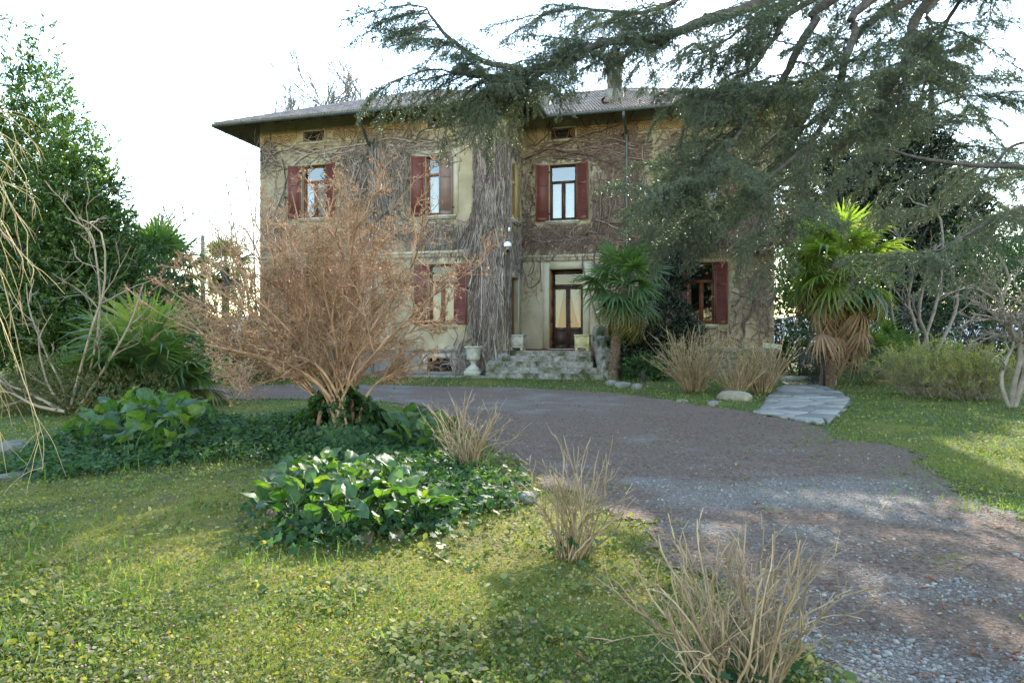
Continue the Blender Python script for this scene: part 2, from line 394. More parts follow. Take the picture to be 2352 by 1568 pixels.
MT['hill_hazed'] = surf('hill_hazed', [(.3, (.20, .25, .30)), (.7, (.26, .30, .34))], .05, .95, 0)  # blue of distance haze mixed into the hill colour
MT['sign_face'] = surf('sign_face', [(.3, (.55, .52, .36)), (.7, (.66, .63, .46))], 5, .7, .1)
MT['sign_ink'] = surf('sign_ink', [(.3, (.02, .02, .025)), (.7, (.03, .03, .035))], 5, .7, 0)
MT['pole'] = surf('pole', [(.3, (.10, .085, .075)), (.7, (.17, .15, .135))], 4, .9, .3)
MT['cloth'] = surf('cloth', [(.3, (.5, .52, .56)), (.7, (.6, .62, .66))], 4, .9, .1)
# ------------------------------------------------------------------ ground, driveway, path
def grid_mesh(name, xs, ys, zoff, mat, keep=None, attrs=None):
    X, Yg = np.meshgrid(xs, ys, indexing='ij'); Z = gz(X, Yg) + zoff
    V = np.stack([X, Yg, Z], -1).reshape(-1, 3); nx, ny = len(xs), len(ys)
    idx = np.arange(nx * ny).reshape(nx, ny)
    q = np.stack([idx[:-1, :-1], idx[1:, :-1], idx[1:, 1:], idx[:-1, 1:]], -1).reshape(-1, 4)
    if keep is not None:
        c = V[q].mean(1); q = q[keep(c[:, 0], c[:, 1])]
        used = np.unique(q); mp = np.full(len(V), -1); mp[used] = np.arange(len(used)); V = V[used]; q = mp[q]
    mb = MB(); mb.add(V, q); o = mb.build(name, mat, smooth=True)
    for an, fn in (attrs or {}).items():
        a = o.data.attributes.new(an, 'FLOAT', 'POINT'); a.data.foreach_set('value', fn(V[:, 0], V[:, 1]).astype(np.float32))
    return o

def attr_ground(name, attr, ca, cb, cc, bump=.6):
    """colour from two noise mixes, blended by a per-vertex ground-cover attribute"""
    m, nt, N, L = _nt(name)
    tc = N.new('ShaderNodeTexCoord'); at_ = N.new('ShaderNodeAttribute'); at_.attribute_name = attr
    def nz(sc, d=8, ro=.7):
        n = N.new('ShaderNodeTexNoise'); n.inputs['Scale'].default_value = sc; n.inputs['Detail'].default_value = d; n.inputs['Roughness'].default_value = ro
        L.new(tc.outputs['Object'], n.inputs['Vector']); return n
    n1 = nz(24); r1 = ramp(N, ca); L.new(n1.outputs['Fac'], r1.inputs[0])
    n2 = nz(48); r2 = ramp(N, cb); L.new(n2.outputs['Fac'], r2.inputs[0])
    n4 = nz(7); ad = N.new('ShaderNodeMath'); ad.operation = 'ADD'; L.new(at_.outputs['Fac'], ad.inputs[0]); L.new(n4.outputs['Fac'], ad.inputs[1])
    mr = N.new('ShaderNodeMapRange'); mr.inputs[1].default_value = .75; mr.inputs[2].default_value = 1.25; L.new(ad.outputs[0], mr.inputs[0])
    mx = N.new('ShaderNodeMix'); mx.data_type = 'RGBA'; L.new(mr.outputs[0], mx.inputs[0]); L.new(r1.outputs[0], mx.inputs[6]); L.new(r2.outputs[0], mx.inputs[7])
    n5 = nz(1.3); m5 = N.new('ShaderNodeMapRange'); m5.inputs[1].default_value = .5; m5.inputs[2].default_value = .7; L.new(n5.outputs['Fac'], m5.inputs[0])
    m6 = N.new('ShaderNodeMix'); m6.data_type = 'RGBA'; L.new(m5.outputs[0], m6.inputs[0]); L.new(mx.outputs[2], m6.inputs[6]); m6.inputs[7].default_value = (*cc, 1)
    b = N.new('ShaderNodeBsdfPrincipled'); b.inputs['Roughness'].default_value = .95; b.inputs['Specular IOR Level'].default_value = .15; L.new(m6.outputs[2], b.inputs['Base Color'])
    v = N.new('ShaderNodeTexVoronoi'); v.inputs['Scale'].default_value = 38; L.new(tc.outputs['Object'], v.inputs['Vector'])
    n3 = nz(60, 4); a2 = N.new('ShaderNodeMath'); a2.operation = 'ADD'; L.new(v.outputs['Distance'], a2.inputs[0]); L.new(n3.outputs['Fac'], a2.inputs[1])
    bp = N.new('ShaderNodeBump'); bp.inputs['Strength'].default_value = bump; bp.inputs['Distance'].default_value = .02; L.new(a2.outputs[0], bp.inputs['Height']); L.new(bp.outputs[0], b.inputs['Normal'])
    o = N.new('ShaderNodeOutputMaterial'); L.new(b.outputs[0], o.inputs[0])
    return m

def poly_sd(poly, x, y):
    """signed distance to polygon (positive inside)"""
    x = np.asarray(x, float); y = np.asarray(y, float); P = np.asarray(poly)[:, :2]
    ins = np.zeros(x.shape, bool); d = np.full(x.shape, 1e9)
    for i in range(len(P)):
        a = P[i]; b = P[(i + 1) % len(P)]; e = b - a
        t = np.clip(((x - a[0]) * e[0] + (y - a[1]) * e[1]) / (e @ e + 1e-9), 0, 1)
        d = np.minimum(d, np.hypot(x - a[0] - t * e[0], y - a[1] - t * e[1]))
        c = ((a[1] > y) != (b[1] > y)) & (x < (b[0] - a[0]) * (y - a[1]) / (b[1] - a[1] + 1e-12) + a[0]); ins ^= c
    return np.where(ins, d, -d)

DRIVE = np.array([gp(*p) for p in [(2000, 1900), (1900, 1568), (1800, 1475), (1680, 1395), (1540, 1300), (1460, 1205), (1380, 1165), (1240, 1112), (1140, 1035), (1030, 965), (930, 930), (800, 915), (420, 918),
    (420, 886), (700, 884), (960, 886), (1200, 890), (1400, 902), (1560, 922), (1720, 944), (1890, 980), (1930, 1010), (2050, 1020), (2160, 1080), (2352, 1205), (2600, 1350), (2600, 1900)]])[:, :2]
def drive_sd(x, y):
    return poly_sd(DRIVE, x, y) + .45 * (vnoise(x, y, 1.2, 21) - .5) + .25 * (vnoise(x, y, 5, 22) - .5)
PATH = np.array([gp(*p) for p in [(1795, 889), (1893, 886), (1930, 905), (1955, 926), (1935, 948), (1892, 980), (1830, 968), (1735, 948)]])[:, :2]

def gravel_f(x, y):
    """0 = brown needle litter, 1 = bare grey gravel; wheel tracks run along the drive"""
    n = vnoise(x * .8 + y * .35, y * .8, .75, 31, 4)
    n2 = vnoise(x, y, 2.2, 35, 3)
    far = -.02 * sstep(9, 15, y)
    return np.clip((n * .6 + n2 * .4 - .50 + far) * 3.4 + .26, 0, 1)

MT['lawn_ground'] = attr_ground('lawn_ground', 'moss', [(.35, (.045, .045, .018)), (.5, (.075, .085, .025)), (.68, (.11, .13, .035))], [(.35, (.11, .10, .022)), (.6, (.19, .17, .035))], (.10, .085, .045))
MT['drive_ground'] = attr_ground('drive_ground', 'gravel', [(.36, (.075, .05, .036)), (.5, (.165, .112, .084)), (.64, (.26, .19, .148))], [(.38, (.10, .08, .066)), (.5, (.19, .162, .138)), (.60, (.29, .258, .228))], (.18, .122, .092), 1.0)

def moss_sun_f(x, y):
    n = vnoise(x, y, .9, 51, 3); near = np.exp(-((x + .2) ** 2 / 2.6 + (y - 4.8) ** 2 / 2.4)) + .6 * np.exp(-((x + 2.4) ** 2 / 1.2 + (y - 5.9) ** 2 / .5))  # moss thickened where the lawn should look sunlit yellow
    return np.clip((n - .42) * 2.3 + .95 * near, 0, 1)

sp = np.sinh(np.linspace(-5.6, 5.6, 190)) * 4.6
ys = np.concatenate([[-500, -200, -80, -40, -20], np.linspace(-8, 1.8, 14), np.linspace(2, 30, 190), 30 + np.sinh(np.linspace(.1, 5.2, 30)) * 8.5])
ground = tag(grid_mesh('ground', sp, ys, -.012, MT['lawn_ground'], attrs={'moss': moss_sun_f}), kind='structure')
drive = tag(grid_mesh('driveway', np.arange(-13, 13, .11), np.arange(.8, 25, .11), .004, MT['drive_ground'],
                 keep=lambda x, y: (drive_sd(x, y) > 0), attrs={'gravel': gravel_f}), kind='structure')

# flagstone path: irregular slabs, each its own stone
path = tag(grid_mesh('path', np.arange(4, 13, .08), np.arange(11, 24, .08), .030, surf('mortar', [(.3, (.09, .08, .06)), (.7, (.16, .145, .12))], 8, .95, .5, 60),
                keep=lambda x, y: poly_sd(PATH, x, y) + .12 * (vnoise(x, y, 3, 14) - .5) > .0), kind='structure')
MT['flag'] = surf('flag', [(.3, (.15, .14, .125)), (.7, (.26, .247, .228))], 3, .85, .4, 30, objrand=.32, extra=((.17, .15, .12), 3, .55, .8), bdist=.01)
r_ = np.random.default_rng(5)
seeds = []; tries = 0
while tries < 9000:
    tries += 1; p = np.array([r_.uniform(3.5, 13), r_.uniform(10, 24)])
    if poly_sd(PATH, p[0], p[1]) > -.9 and all(np.hypot(*(p - q)) > (.44 if r_.random() < .3 else .62) for q in seeds): seeds.append(p)
def clip_half(poly, n, c):
    out = []
    for i in range(len(poly)):
        a = poly[i]; b = poly[(i + 1) % len(poly)]; da = a @ n - c; db = b @ n - c
        if da <= 0: out.append(a)
        if da * db < 0: out.append(a + (b - a) * da / (da - db))
    return out
PC = PATH.mean(0)
for s in seeds:
    cell = [s + np.array(d) for d in ((-.8, -.8), (.8, -.8), (.8, .8), (-.8, .8))]
    for q in seeds:
        if q is s or np.hypot(*(q - s)) > 2.2: continue
        n = (q - s) / np.hypot(*(q - s)); cell = clip_half(cell, n, n @ ((q + s) / 2) - r_.uniform(.010, .024))
    for i in range(len(PATH)):                     # trim to the path outline
        e = PATH[(i + 1) % len(PATH)] - PATH[i]; n = np.array([e[1], -e[0]]) / np.hypot(*e)
        if n @ (PC - PATH[i]) > 0: n = -n
        if len(cell) > 2: cell = clip_half(cell, n, n @ PATH[i] + r_.uniform(-.07, .07))
    if len(cell) < 3 or np.ptp(np.array(cell)[:, 0]) < .12 or np.ptp(np.array(cell)[:, 1]) < .12: continue
    cell = np.array(cell); c = cell.mean(0); k = len(cell)
    zt = .040 + r_.uniform(-.004, .006); mb = MB()
    rot = (cell - c); ins = rot * .95; tl_ = r_.normal(0, .012, 2)
    V = np.vstack([np.c_[rot, np.full(k, 0.)], np.c_[rot, zt - .010 + rot @ tl_], np.c_[ins, zt + ins @ tl_], [[0, 0, zt + .003]]])
    q = [[i, (i + 1) % k, k + (i + 1) % k, k + i] for i in range(k)] + [[k + i, k + (i + 1) % k, 2 * k + (i + 1) % k, 2 * k + i] for i in range(k)]
    t = [[2 * k + i, 2 * k + (i + 1) % k, 3 * k] for i in range(k)]
    mb.add(V, q, t); mb.build('flagstone', MT['flag'], path).location = (c[0], c[1], float(gz(c[0], c[1])) + .006)

# far hills on the left horizon
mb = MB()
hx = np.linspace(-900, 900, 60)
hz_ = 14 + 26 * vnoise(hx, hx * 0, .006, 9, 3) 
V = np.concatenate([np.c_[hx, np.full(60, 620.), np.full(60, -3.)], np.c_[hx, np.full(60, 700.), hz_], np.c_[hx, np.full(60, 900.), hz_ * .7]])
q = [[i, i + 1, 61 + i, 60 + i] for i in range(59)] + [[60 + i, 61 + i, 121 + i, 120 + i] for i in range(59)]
mb.add(V, q); tag(mb.build('hills', MT['hill_hazed'], smooth=True), kind='structure')
# ------------------------------------------------------------------ villa
YAW = R(15.0); cy_, sy_ = math.cos(YAW), math.sin(YAW)
OX, OY = 2.135, 27.0
VP = 2.35                                   # how far the left wing stands forward
def uof(px, v):
    k = (px - CX) / F
    return (k * (OY + cy_ * v) - OX - sy_ * v) / (cy_ + k * sy_)
def wp(u, v, z=0.):
    return np.array([OX + cy_ * u + sy_ * v, OY - sy_ * u + cy_ * v, z])
def zof(px, py, v):
    u = uof(px, v); return EYE - (py - CY) * wp(u, v)[1] / F
villa = thing('villa', 'large ochre two-storey villa with red shutters, tiled roof and bare creeper', 'house', (OX, OY, 0), -YAW)
UL, UI, UR = uof(597, -VP), uof(1198, 0), uof(1778, 0)      # wing left corner, inner corner, right corner
WALL_TOP = 10.55
PL = 1.2                                     # plinth / floor level
OH = 1.2; EAVE = 10.05; SL = math.tan(R(25))

def wall_sheet(mb, u0, u1, z0, z1, ops, depth=.28, m=0):
    """front face at y=0 with openings, reveals going to +y"""
    us = sorted(set([u0, u1] + [min(max(c, u0), u1) for o in ops for c in o[:2]])); zs = sorted(set([z0, z1] + [min(max(c, z0), z1) for o in ops for c in o[2:4]]))
    for i in range(len(us) - 1):
        for j in range(len(zs) - 1):
            cu, cz = (us[i] + us[i + 1]) / 2, (zs[j] + zs[j + 1]) / 2
            if any(o[0] < cu < o[1] and o[2] < cz < o[3] for o in ops): continue
            mb.add([[us[i], 0, zs[j]], [us[i + 1], 0, zs[j]], [us[i + 1], 0, zs[j + 1]], [us[i], 0, zs[j + 1]]], [[0, 1, 2, 3]], m=m)
    for a, b, c, d in [o[:4] for o in ops]:
        mb.add([[a, 0, c], [a, depth, c], [a, depth, d], [a, 0, d]], [[0, 1, 2, 3]], m=m); mb.add([[b, 0, c], [b, 0, d], [b, depth, d], [b, depth, c]], [[0, 1, 2, 3]], m=m)
        mb.add([[a, 0, d], [a, depth, d], [b, depth, d], [b, 0, d]], [[0, 1, 2, 3]], m=m); mb.add([[a, 0, c], [b, 0, c], [b, depth, c], [a, depth, c]], [[0, 1, 2, 3]], m=m)

def shutter_mesh(w, h, mat, rail=.36):
    """louvred leaf hinged at x=0, spans x 0..w, z 0..h, thickness about y=0"""
    mb = MB(); st = .065; t = .022
    mb.box(0, st, -t, t, 0, h); mb.box(w - st, w, -t, t, 0, h)
    zr = h * (1 - rail) 
    for a, b in ((0, .14), (zr - .05, zr + .05), (h - .09, h)): mb.box(st, w - st, -t + .001, t - .001, a, b)
    z = .16
    while z < h - .11:
        if not (zr - .075 < z < zr + .04):
            mb.add([[st, -.018, z], [w - st, -.018, z], [w - st, .014, z + .044], [st, .014, z + .044]], [[0, 1, 2, 3]])
            mb.add([[st, -.018, z - .006], [w - st, -.018, z - .006], [w - st, -.018, z], [st, -.018, z]], [[0, 1, 2, 3]])
        z += .058
    mb.box(st, w - st, .016, .019, .14, h - .09)
    return mb.mesh('shutter', mat)

def window(name, w, h, loc, rotz=0, shl=None, shr=None, mats=('shutter', 'shutter'), curtain='curtain', transom=.30, glass='glass', sill=True, trim=True, wood='wood', tied=False, lab=None):
    """window part of the villa: origin at lower-left of opening on the wall face; +y goes into the wall"""
    d = .17; f = .07
    mb = MB()
    mb.box(0, f, d, d + .07, 0, h); mb.box(w - f, w, d, d + .07, 0, h); mb.box(f, w - f, d + .001, d + .069, 0, f); mb.box(f, w - f, d + .001, d + .069, h - f, h)
    zt = h * (1 - transom)
    mb.box(f, w - f, d - .012, d + .068, zt - .05, zt + .05); mb.box(w / 2 - .05, w / 2 + .05, d - .006, d + .067, f, zt - .05)
    for a, b in ((f, w / 2 - .05), (w / 2 + .05, w - f)):
        mb.box(a, a + .03, d + .01, d + .05, f, zt - .05); mb.box(b - .03, b, d + .01, d + .05, f, zt - .05); mb.box(a + .03, b - .03, d + .011, d + .049, f, f + .06)
    win = mb.build(name, MT[wood], villa); win.location = loc; win.rotation_euler = (0, 0, rotz)
    if lab: win['label'] = lab
    for a, b, c, e in ((f, w / 2 - .05, f, zt - .05), (w / 2 + .05, w - f, f, zt - .05), (f, w - f, zt + .05, h - f)):
        g = MB(); g.add([[a, d + .03, c], [b, d + .03, c], [b, d + .03, e], [a, d + .03, e]], [[0, 1, 2, 3]]); g.build('pane', MT[glass], win)
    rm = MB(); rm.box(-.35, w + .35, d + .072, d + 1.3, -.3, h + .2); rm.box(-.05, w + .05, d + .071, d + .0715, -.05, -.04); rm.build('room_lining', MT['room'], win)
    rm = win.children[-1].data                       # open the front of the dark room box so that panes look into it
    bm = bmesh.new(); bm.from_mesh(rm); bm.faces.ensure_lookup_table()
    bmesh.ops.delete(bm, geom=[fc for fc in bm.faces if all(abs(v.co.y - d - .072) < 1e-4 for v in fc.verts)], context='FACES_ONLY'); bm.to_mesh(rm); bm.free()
    if curtain:
        for sgn, (a, b) in ((0, (f, w / 2 - .04)), (1, (w / 2 + .04, w - f))):
            c = MB(); n = 28; xs = np.linspace(a, b, n); zs_ = np.linspace(.03, zt, 9); V = []
            for z in zs_:
                k = 1.0
                if tied: k = .55 + .45 * abs(z / zt - .42) / .58 if z / zt > .42 else .55 + .25 * (.42 - z / zt)
                xx = a + (xs - a) * k if sgn == 0 else b - (b - xs) * k
                V += [[x, d + .11 + .016 * math.sin(i * 1.35 + .2 * z), z] for i, x in enumerate(xx)]
            idx = np.arange(9 * n).reshape(9, n)
            c.add(V, np.stack([idx[:-1, :-1], idx[:-1, 1:], idx[1:, 1:], idx[1:, :-1]], -1).reshape(-1, 4)); c.build('curtain', MT[curtain], win, True)
    for side, ang, mk in ((0, shl, mats[0]), (1, shr, mats[1])):
        if ang is None: continue
        sm = shutter_mesh(w / 2 - .004, h + .02, MT[mk]); s = link('shutter', sm, win)
        s.location = (-.015 if side == 0 else w + .015, -.035, -.01)
        s.rotation_euler = (0, 0, R(-ang) if side == 0 else R(-180 + ang))
        hb = MB()
        for z in (.25, h - .3): hb.box(-.02, .05, -.028, .028, z, z + .05)
        hb.build('hinge', MT['iron'], win).location = s.location; win.children[-1].rotation_euler = s.rotation_euler
    if sill:
        s = MB(); s.box(-.14, w + .14, -.13, .16, -.10, -.02); s.box(-.10, w + .10, -.085, -.002, -.15, -.10); s.build('sill', MT['urn'], win)
    if trim:
        s = MB(); e = .22; p = -.025
        s.box(-e, -.0, p, .0, -.02, h + e); s.box(w, w + e, p, .0, -.02, h + e); s.box(0, w, p, 0, h, h + e)
        s.box(-e - .06, -e, p, 0, h * .72, h + e); s.box(w + e, w + e + .06, p, 0, h * .72, h + e)
        s.build('surround', MT['stucco_pale'], win)
    return win

# openings in wall coordinates, measured on each wall plane
def op(px0, px1, y0, y1, v):
    pm = (px0 + px1) / 2
    return (uof(px0, v), uof(px1, v), zof(pm, y1, v), zof(pm, y0, v))
W1 = op(693, 748, 380, 500, -VP); W2 = op(978, 1040, 358, 494, -VP); W3 = op(984, 1044, 607, 744, -VP)
W4 = (W1[0], W1[1], W3[2], W3[3])
VA = op(697, 745, 302, 324, -VP); VB = op(983, 1040, 268, 293, -VP)
W5 = op(1262, 1323, 378, 506, 0); W6 = op(1580, 1660, 352, 508, 0); W7 = op(1581, 1641, 603, 744, 0)
VC = op(1265, 1321, 295, 318, 0); VD = op(1602, 1650, 270, 294, 0)
DR = op(1262, 1339, 618, 800, 0); DR = (DR[0], DR[1], PL, DR[3])
BW = op(983, 1040, 822, 853, -VP)
wing = (W1, W2, W3, W4, VA, VB); main = (W5, W6, W7, VC, VD, DR)

mb = MB(); wall_sheet(mb, UL, UI, PL, WALL_TOP, wing)
o = mb.build('wall', MT['stucco'], villa); o.location = (0, -VP, 0)
mb = MB(); wall_sheet(mb, UI, UR, PL, WALL_TOP, main)
mb.build('wall', MT['stucco'], villa)
# return wall between wing and main front (faces right): x along +v
RD = (.55, 1.75, PL, 3.95); RW = (.62, 1.72, zof(1185, 505, -1.2), zof(1185, 378, -1.2))
mb = MB(); wall_sheet(mb, 0, VP, PL, WALL_TOP, (RD, RW))
o = mb.build('wall', MT['stucco'], villa); o.location = (UI, -VP, 0); o.rotation_euler = (0, 0, R(90))
for x0, y0, x1, y1 in ((UL, -VP, UL, 12), (UR, 0, UR, 12), (UL, 12, UR, 12)):
    mb = MB(); mb.add([[x0, y0, 0], [x1, y1, 0], [x1, y1, WALL_TOP], [x0, y0, WALL_TOP]], [[0, 1, 2, 3]]); mb.build('wall', MT['stucco'], villa)

def place(name, o, v, **k): return window(name, o[1] - o[0], o[3] - o[2], (o[0], v, o[2]), **k)
place('window', W1, -VP, shl=168, shr=160, curtain='curtain_lace')
place('window', W2, -VP, shl=165, shr=6, mats=('shutter', 'shutter_brown'), lab='window with its right shutter closed and weathered brown')
place('window', W3, -VP, shl=170, shr=170, glass='glass_dark')
place('window', W4, -VP, shl=170, shr=170, glass='glass_dark')
place('window', W5, 0, shl=168, shr=158, curtain='curtain_lace', wood='wood_dark')
place('window', W6, 0, shl=172, shr=165, sill=False)
place('window', W7, 0, shl=170, shr=165, curtain=None, glass='glass_dark')
window('window', RW[1] - RW[0], RW[3] - RW[2], (UI, -VP + RW[0], RW[2]), R(90), shl=2, shr=2, mats=('shutter_yellow',) * 2, lab='side window with closed yellow shutters')

def vent(o, v):
    w, h = o[1] - o[0], o[3] - o[2]; mb = MB()
    mb.box(0, w, .24, .26, 0, h); mb.box(0, w, .10, .125, h * .48, h * .55)
    for k in (.33, .66): mb.box(w * k - .01, w * k + .01, .09, .115, 0, h)
    x = mb.build('attic_vent', MT['mat'], villa); x.location = (o[0], v, o[2])
    s = MB(); s.box(-.09, 0, -.02, 0, -.05, h + .09); s.box(w, w + .09, -.02, 0, -.05, h + .09); s.box(0, w, -.02, 0, h, h + .09); s.box(-.12, w + .12, -.05, 0, -.11, -.05)
    s.build('surround', MT['stucco_pale'], x)
for o, v in ((VA, -VP), (VB, -VP), (VC, 0), (VD, 0)): vent(o, v)

# front door: carved outer leaf folded against the reveal, glazed double door behind
w, h = DR[1] - DR[0], DR[3] - DR[2]
mb = MB(); d = .42
mb.box(0, .07, d, d + .08, 0, h); mb.box(w - .07, w, d, d + .08, 0, h); mb.box(.07, w - .07, d + .001, d + .079, h - .16, h); zt = h * .80
mb.box(.07, w - .07, d - .01, d + .078, zt - .05, zt + .06)
door = mb.build('door', MT['wood_dark'], villa); door.location = (DR[0], 0, DR[2])
for k in (0, 1):
    a, b = (.07, w / 2 - .003) if k == 0 else (w / 2 + .003, w - .07)
    l = MB(); f = .085
    l.box(a, a + f, d + .012, d + .06, 0, zt - .055); l.box(b - f, b, d + .012, d + .06, 0, zt - .055); l.box(a + f, b - f, d + .013, d + .059, zt - .14, zt - .055); l.box(a + f, b - f, d + .013, d + .059, .72, .86); l.box(a + f, b - f, d + .013, d + .059, 0, .16)
    l.box(a + f, b - f, d + .03, d + .05, .16, .72); l.box(a + f + .05, b - f - .05, d + .016, d + .03, .22, .66)
    lf = l.build('door_leaf', MT['wood_dark'], door)
    g = MB(); g.add([[a + f, d + .035, .86], [b - f, d + .035, .86], [b - f, d + .035, zt - .14], [a + f, d + .035, zt - .14]], [[0, 1, 2, 3]]); g.build('pane', MT['glass_dark'], door)
    c = MB(); n = 18; zs_ = np.linspace(.88, zt - .14, 8); V = []
    for z in zs_:
        t = (z - .88) / (zt - 1.02); k2 = .16 + .62 * t ** .9; xs = np.linspace(a + f, b - f, n)
        xx = a + f + (xs - a - f) * k2 if k == 0 else a + f + (xs - a - f) * k2 + (1 - k2) * (b - a - 2 * f) * (1 - .75 * t)
        V += [[x, d + .07 + .014 * math.sin(i * 1.6), z] for i, x in enumerate(xx)]
    idx = np.arange(8 * n).reshape(8, n); c.add(V, np.stack([idx[:-1, :-1], idx[:-1, 1:], idx[1:, 1:], idx[1:, :-1]], -1).reshape(-1, 4)); c.build('curtain', MT['cloth'], door, True)
hd = MB(); hd.tubes(np.array([[w / 2 + .05, d - .02, 1.08], [w / 2 + .05, d - .03, 1.08], [w / 2 + .16, d - .03, 1.08]]), np.full(3, .012), 6, cap=True); hd.build('handle', MT['iron'], door)
g = MB(); g.add([[.07, d + .035, zt + .06], [w - .07, d + .035, zt + .06], [w - .07, d + .035, h - .16], [.07, d + .035, h - .16]], [[0, 1, 2, 3]]); g.build('pane', MT['glass_dark'], door)
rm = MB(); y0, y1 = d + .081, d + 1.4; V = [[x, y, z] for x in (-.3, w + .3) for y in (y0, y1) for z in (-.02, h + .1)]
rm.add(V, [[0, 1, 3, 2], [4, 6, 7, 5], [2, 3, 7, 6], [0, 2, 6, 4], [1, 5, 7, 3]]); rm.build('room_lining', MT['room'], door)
ol = MB(); y0, y1 = .02, .41
ol.box(.002, .05, y0, y1, 0, h - .02)
for a, b in ((.12, .34), (.42, 1.05), (1.12, 1.72), (1.80, 2.35), (2.42, h - .12)): ol.box(.05, .062, y0 + .05, y1 - .05, a, b); ol.box(.062, .075, y0 + .09, y1 - .09, a + .05, b - .05)
olf = ol.build('outer_door_leaf', MT['wood_door'], door)
rs = MB(); an = np.linspace(0, 2 * np.pi, 13)[:-1]
rs.tubes(np.stack([np.full(13, .08), .215 + .06 * np.cos(np.linspace(0, 2 * np.pi, 13)), 1.42 + .09 * np.sin(np.linspace(0, 2 * np.pi, 13))], -1), np.full(13, .014), 5); rs.build('carved_rosette', MT['wood_door'], door)
s = MB(); e = .27
s.box(-e, 0, -.03, 0, 0, h + e); s.box(w, w + e, -.03, 0, 0, h + e); s.box(0, w, -.03, 0, h, h + e); s.box(-e - .07, -e, -.03, 0, h * .74, h + e); s.box(w + e, w + e + .07, -.03, 0, h * .74, h + e)
s.build('surround', MT['stucco_pale'], door)
s = MB(); s.box(-.05, w + .05, -.06, .45, -.05, .015); s.build('threshold', MT['urn'], door)
# plaster pilaster right of the door
# side door in the return wall
w2, h2 = RD[1] - RD[0], RD[3] - RD[2]; mb = MB()
mb.box(0, .08, .15, .22, 0, h2); mb.box(w2 - .08, w2, .15, .22, 0, h2); mb.box(.08, w2 - .08, .151, .219, h2 - .1, h2); mb.box(.08, w2 / 2 - .003, .17, .2, 0, h2 - .1); mb.box(w2 / 2 + .003, w2 - .08, .17, .2, 0, h2 - .1)
for a, b in ((.2, w2 / 2 - .1), (w2 / 2 + .1, w2 - .2)):
    for c, dd in ((.15, .8), (.95, 1.9), (2.0, h2 - .25)): mb.box(a, b, .155, .17, c, dd)
sd = mb.build('door', MT['wood_door'], villa); sd.location = (UI, -VP + RD[0], PL); sd.rotation_euler = (0, 0, R(90))
s = MB(); s.box(-.24, 0, -.03, 0, 0, h2 + .26); s.box(w2, w2 + .24, -.03, 0, 0, h2 + .26); s.box(0, w2, -.03, 0, h2, h2 + .26); s.build('surround', MT['stucco_pale'], sd)
rs_ = MB(); rs_.box(-.02, w2 + .02, .23, .25, 0, h2); rs_.build('door_backing', MT['wood_dark'], sd)

# plinth: grey render under the wing, split stone blocks under the main front
mb = MB(); wall_sheet(mb, UL - .06, UI + .06, -.2, PL - .08, ((BW[0], BW[1], BW[2], BW[3]),), .34)
mb.add([[UI + .06, 0, -.2], [UI + .06, 1.0, -.2], [UI + .06, 1.0, PL - .08], [UI + .06, 0, PL - .08]], [[0, 1, 2, 3]])
pw = mb.build('plinth', MT['stucco_grey'], villa); pw.location = (0, -VP - .06, 0)
s = MB(); s.box(UL - .1, UI + .1, -.04, .06, PL - .08, PL + .02); s.build('moulding', MT['stone'], pw)
bwn = MB(); ww, hh = BW[1] - BW[0], BW[3] - BW[2]
bwn.box(0, ww, .3, .32, 0, hh)
o = bwn.build('basement_window', MT['mat'], villa); o.location = (BW[0], -VP - .06, BW[2])
s = MB(); s.box(-.2, 0, -.03, 0, -.1, hh + .16); s.box(ww, ww + .16, -.03, 0, -.1, hh + .16); s.box(0, ww, -.03, 0, hh, hh + .16); s.build('surround', MT['urn'], o)
s = MB(); t = np.linspace(0, 2 * np.pi, 15)
for k in range(5):
    x = ww * (k + .5) / 5; s.tubes(np.stack([x + .07 * np.cos(t), np.full(15, .12), hh / 2 + .1 * np.sin(t)], -1), np.full(15, .009), 4); s.tubes(np.array([[x + .09, .12, 0], [x + .09, .12, hh]]), np.full(2, .009), 4)
s.build('grille', MT['iron'], o)
mb = MB(); mb.add([[UI, 0, -.2], [UR + .05, 0, -.2], [UR + .05, 0, PL - .1], [UI, 0, PL - .1]], [[0, 1, 2, 3]])
pm_ = mb.build('plinth', surf('joint', [(.3, (.13, .12, .11)), (.7, (.2, .19, .175))], 8, .95, .4), villa); pm_.location = (0, -.03, 0)
s = MB(); s.box(uof(1560, 0), UR + .14, -.14, .03, PL - .1, PL - .02); s.box(uof(1560, 0), UR + .10, -.09, .02, PL - .02, PL + .05); s.build('moulding', MT['stone'], pm_)
rr = np.random.default_rng(3)
def rock_mesh(sx, sy, sz, seed, mat, amp=.18, sub=2, boxy=.5):
    bm = bmesh.new(); bmesh.ops.create_icosphere(bm, subdivisions=sub, radius=1)
    r = np.random.default_rng(seed); off = r.uniform(0, 50, 3)
    for v in bm.verts:
        c = np.array(v.co); k = np.abs(c).max(); c = c * (1 - boxy) + boxy * c / k * .85
        n = vnoise(c[0] * 1.3 + off[0], c[1] * 1.3 + c[2] * .9 + off[1], 1.2, seed) - .5
        c = c * (1 + 2 * amp * n); v.co = (c[0] * sx, c[1] * sy, c[2] * sz)
    me = bpy.data.meshes.new('rock'); bm.to_mesh(me); bm.free(); me.materials.append(mat)
    return me
z = .1; row = 0; bm_ = [rock_mesh(.5, .5, .5, 40 + i, MT['stone'], .12, 2, .8) for i in range(5)]
for hrow in (.36, .34, .32):
    u = UI + 2.2 + (.2 if row % 2 else 0)
    while u < UR - .1:
        wd = min(rr.uniform(.42, .85), UR + .04 - u)
        o = link('stone', bm_[rr.integers(5)], pm_); o.location = (u + wd / 2, -.02, z + hrow / 2 + .04); o.scale = (wd * 1.16, .22, hrow * 1.16); u += wd + .015
    z += hrow + .012; row += 1

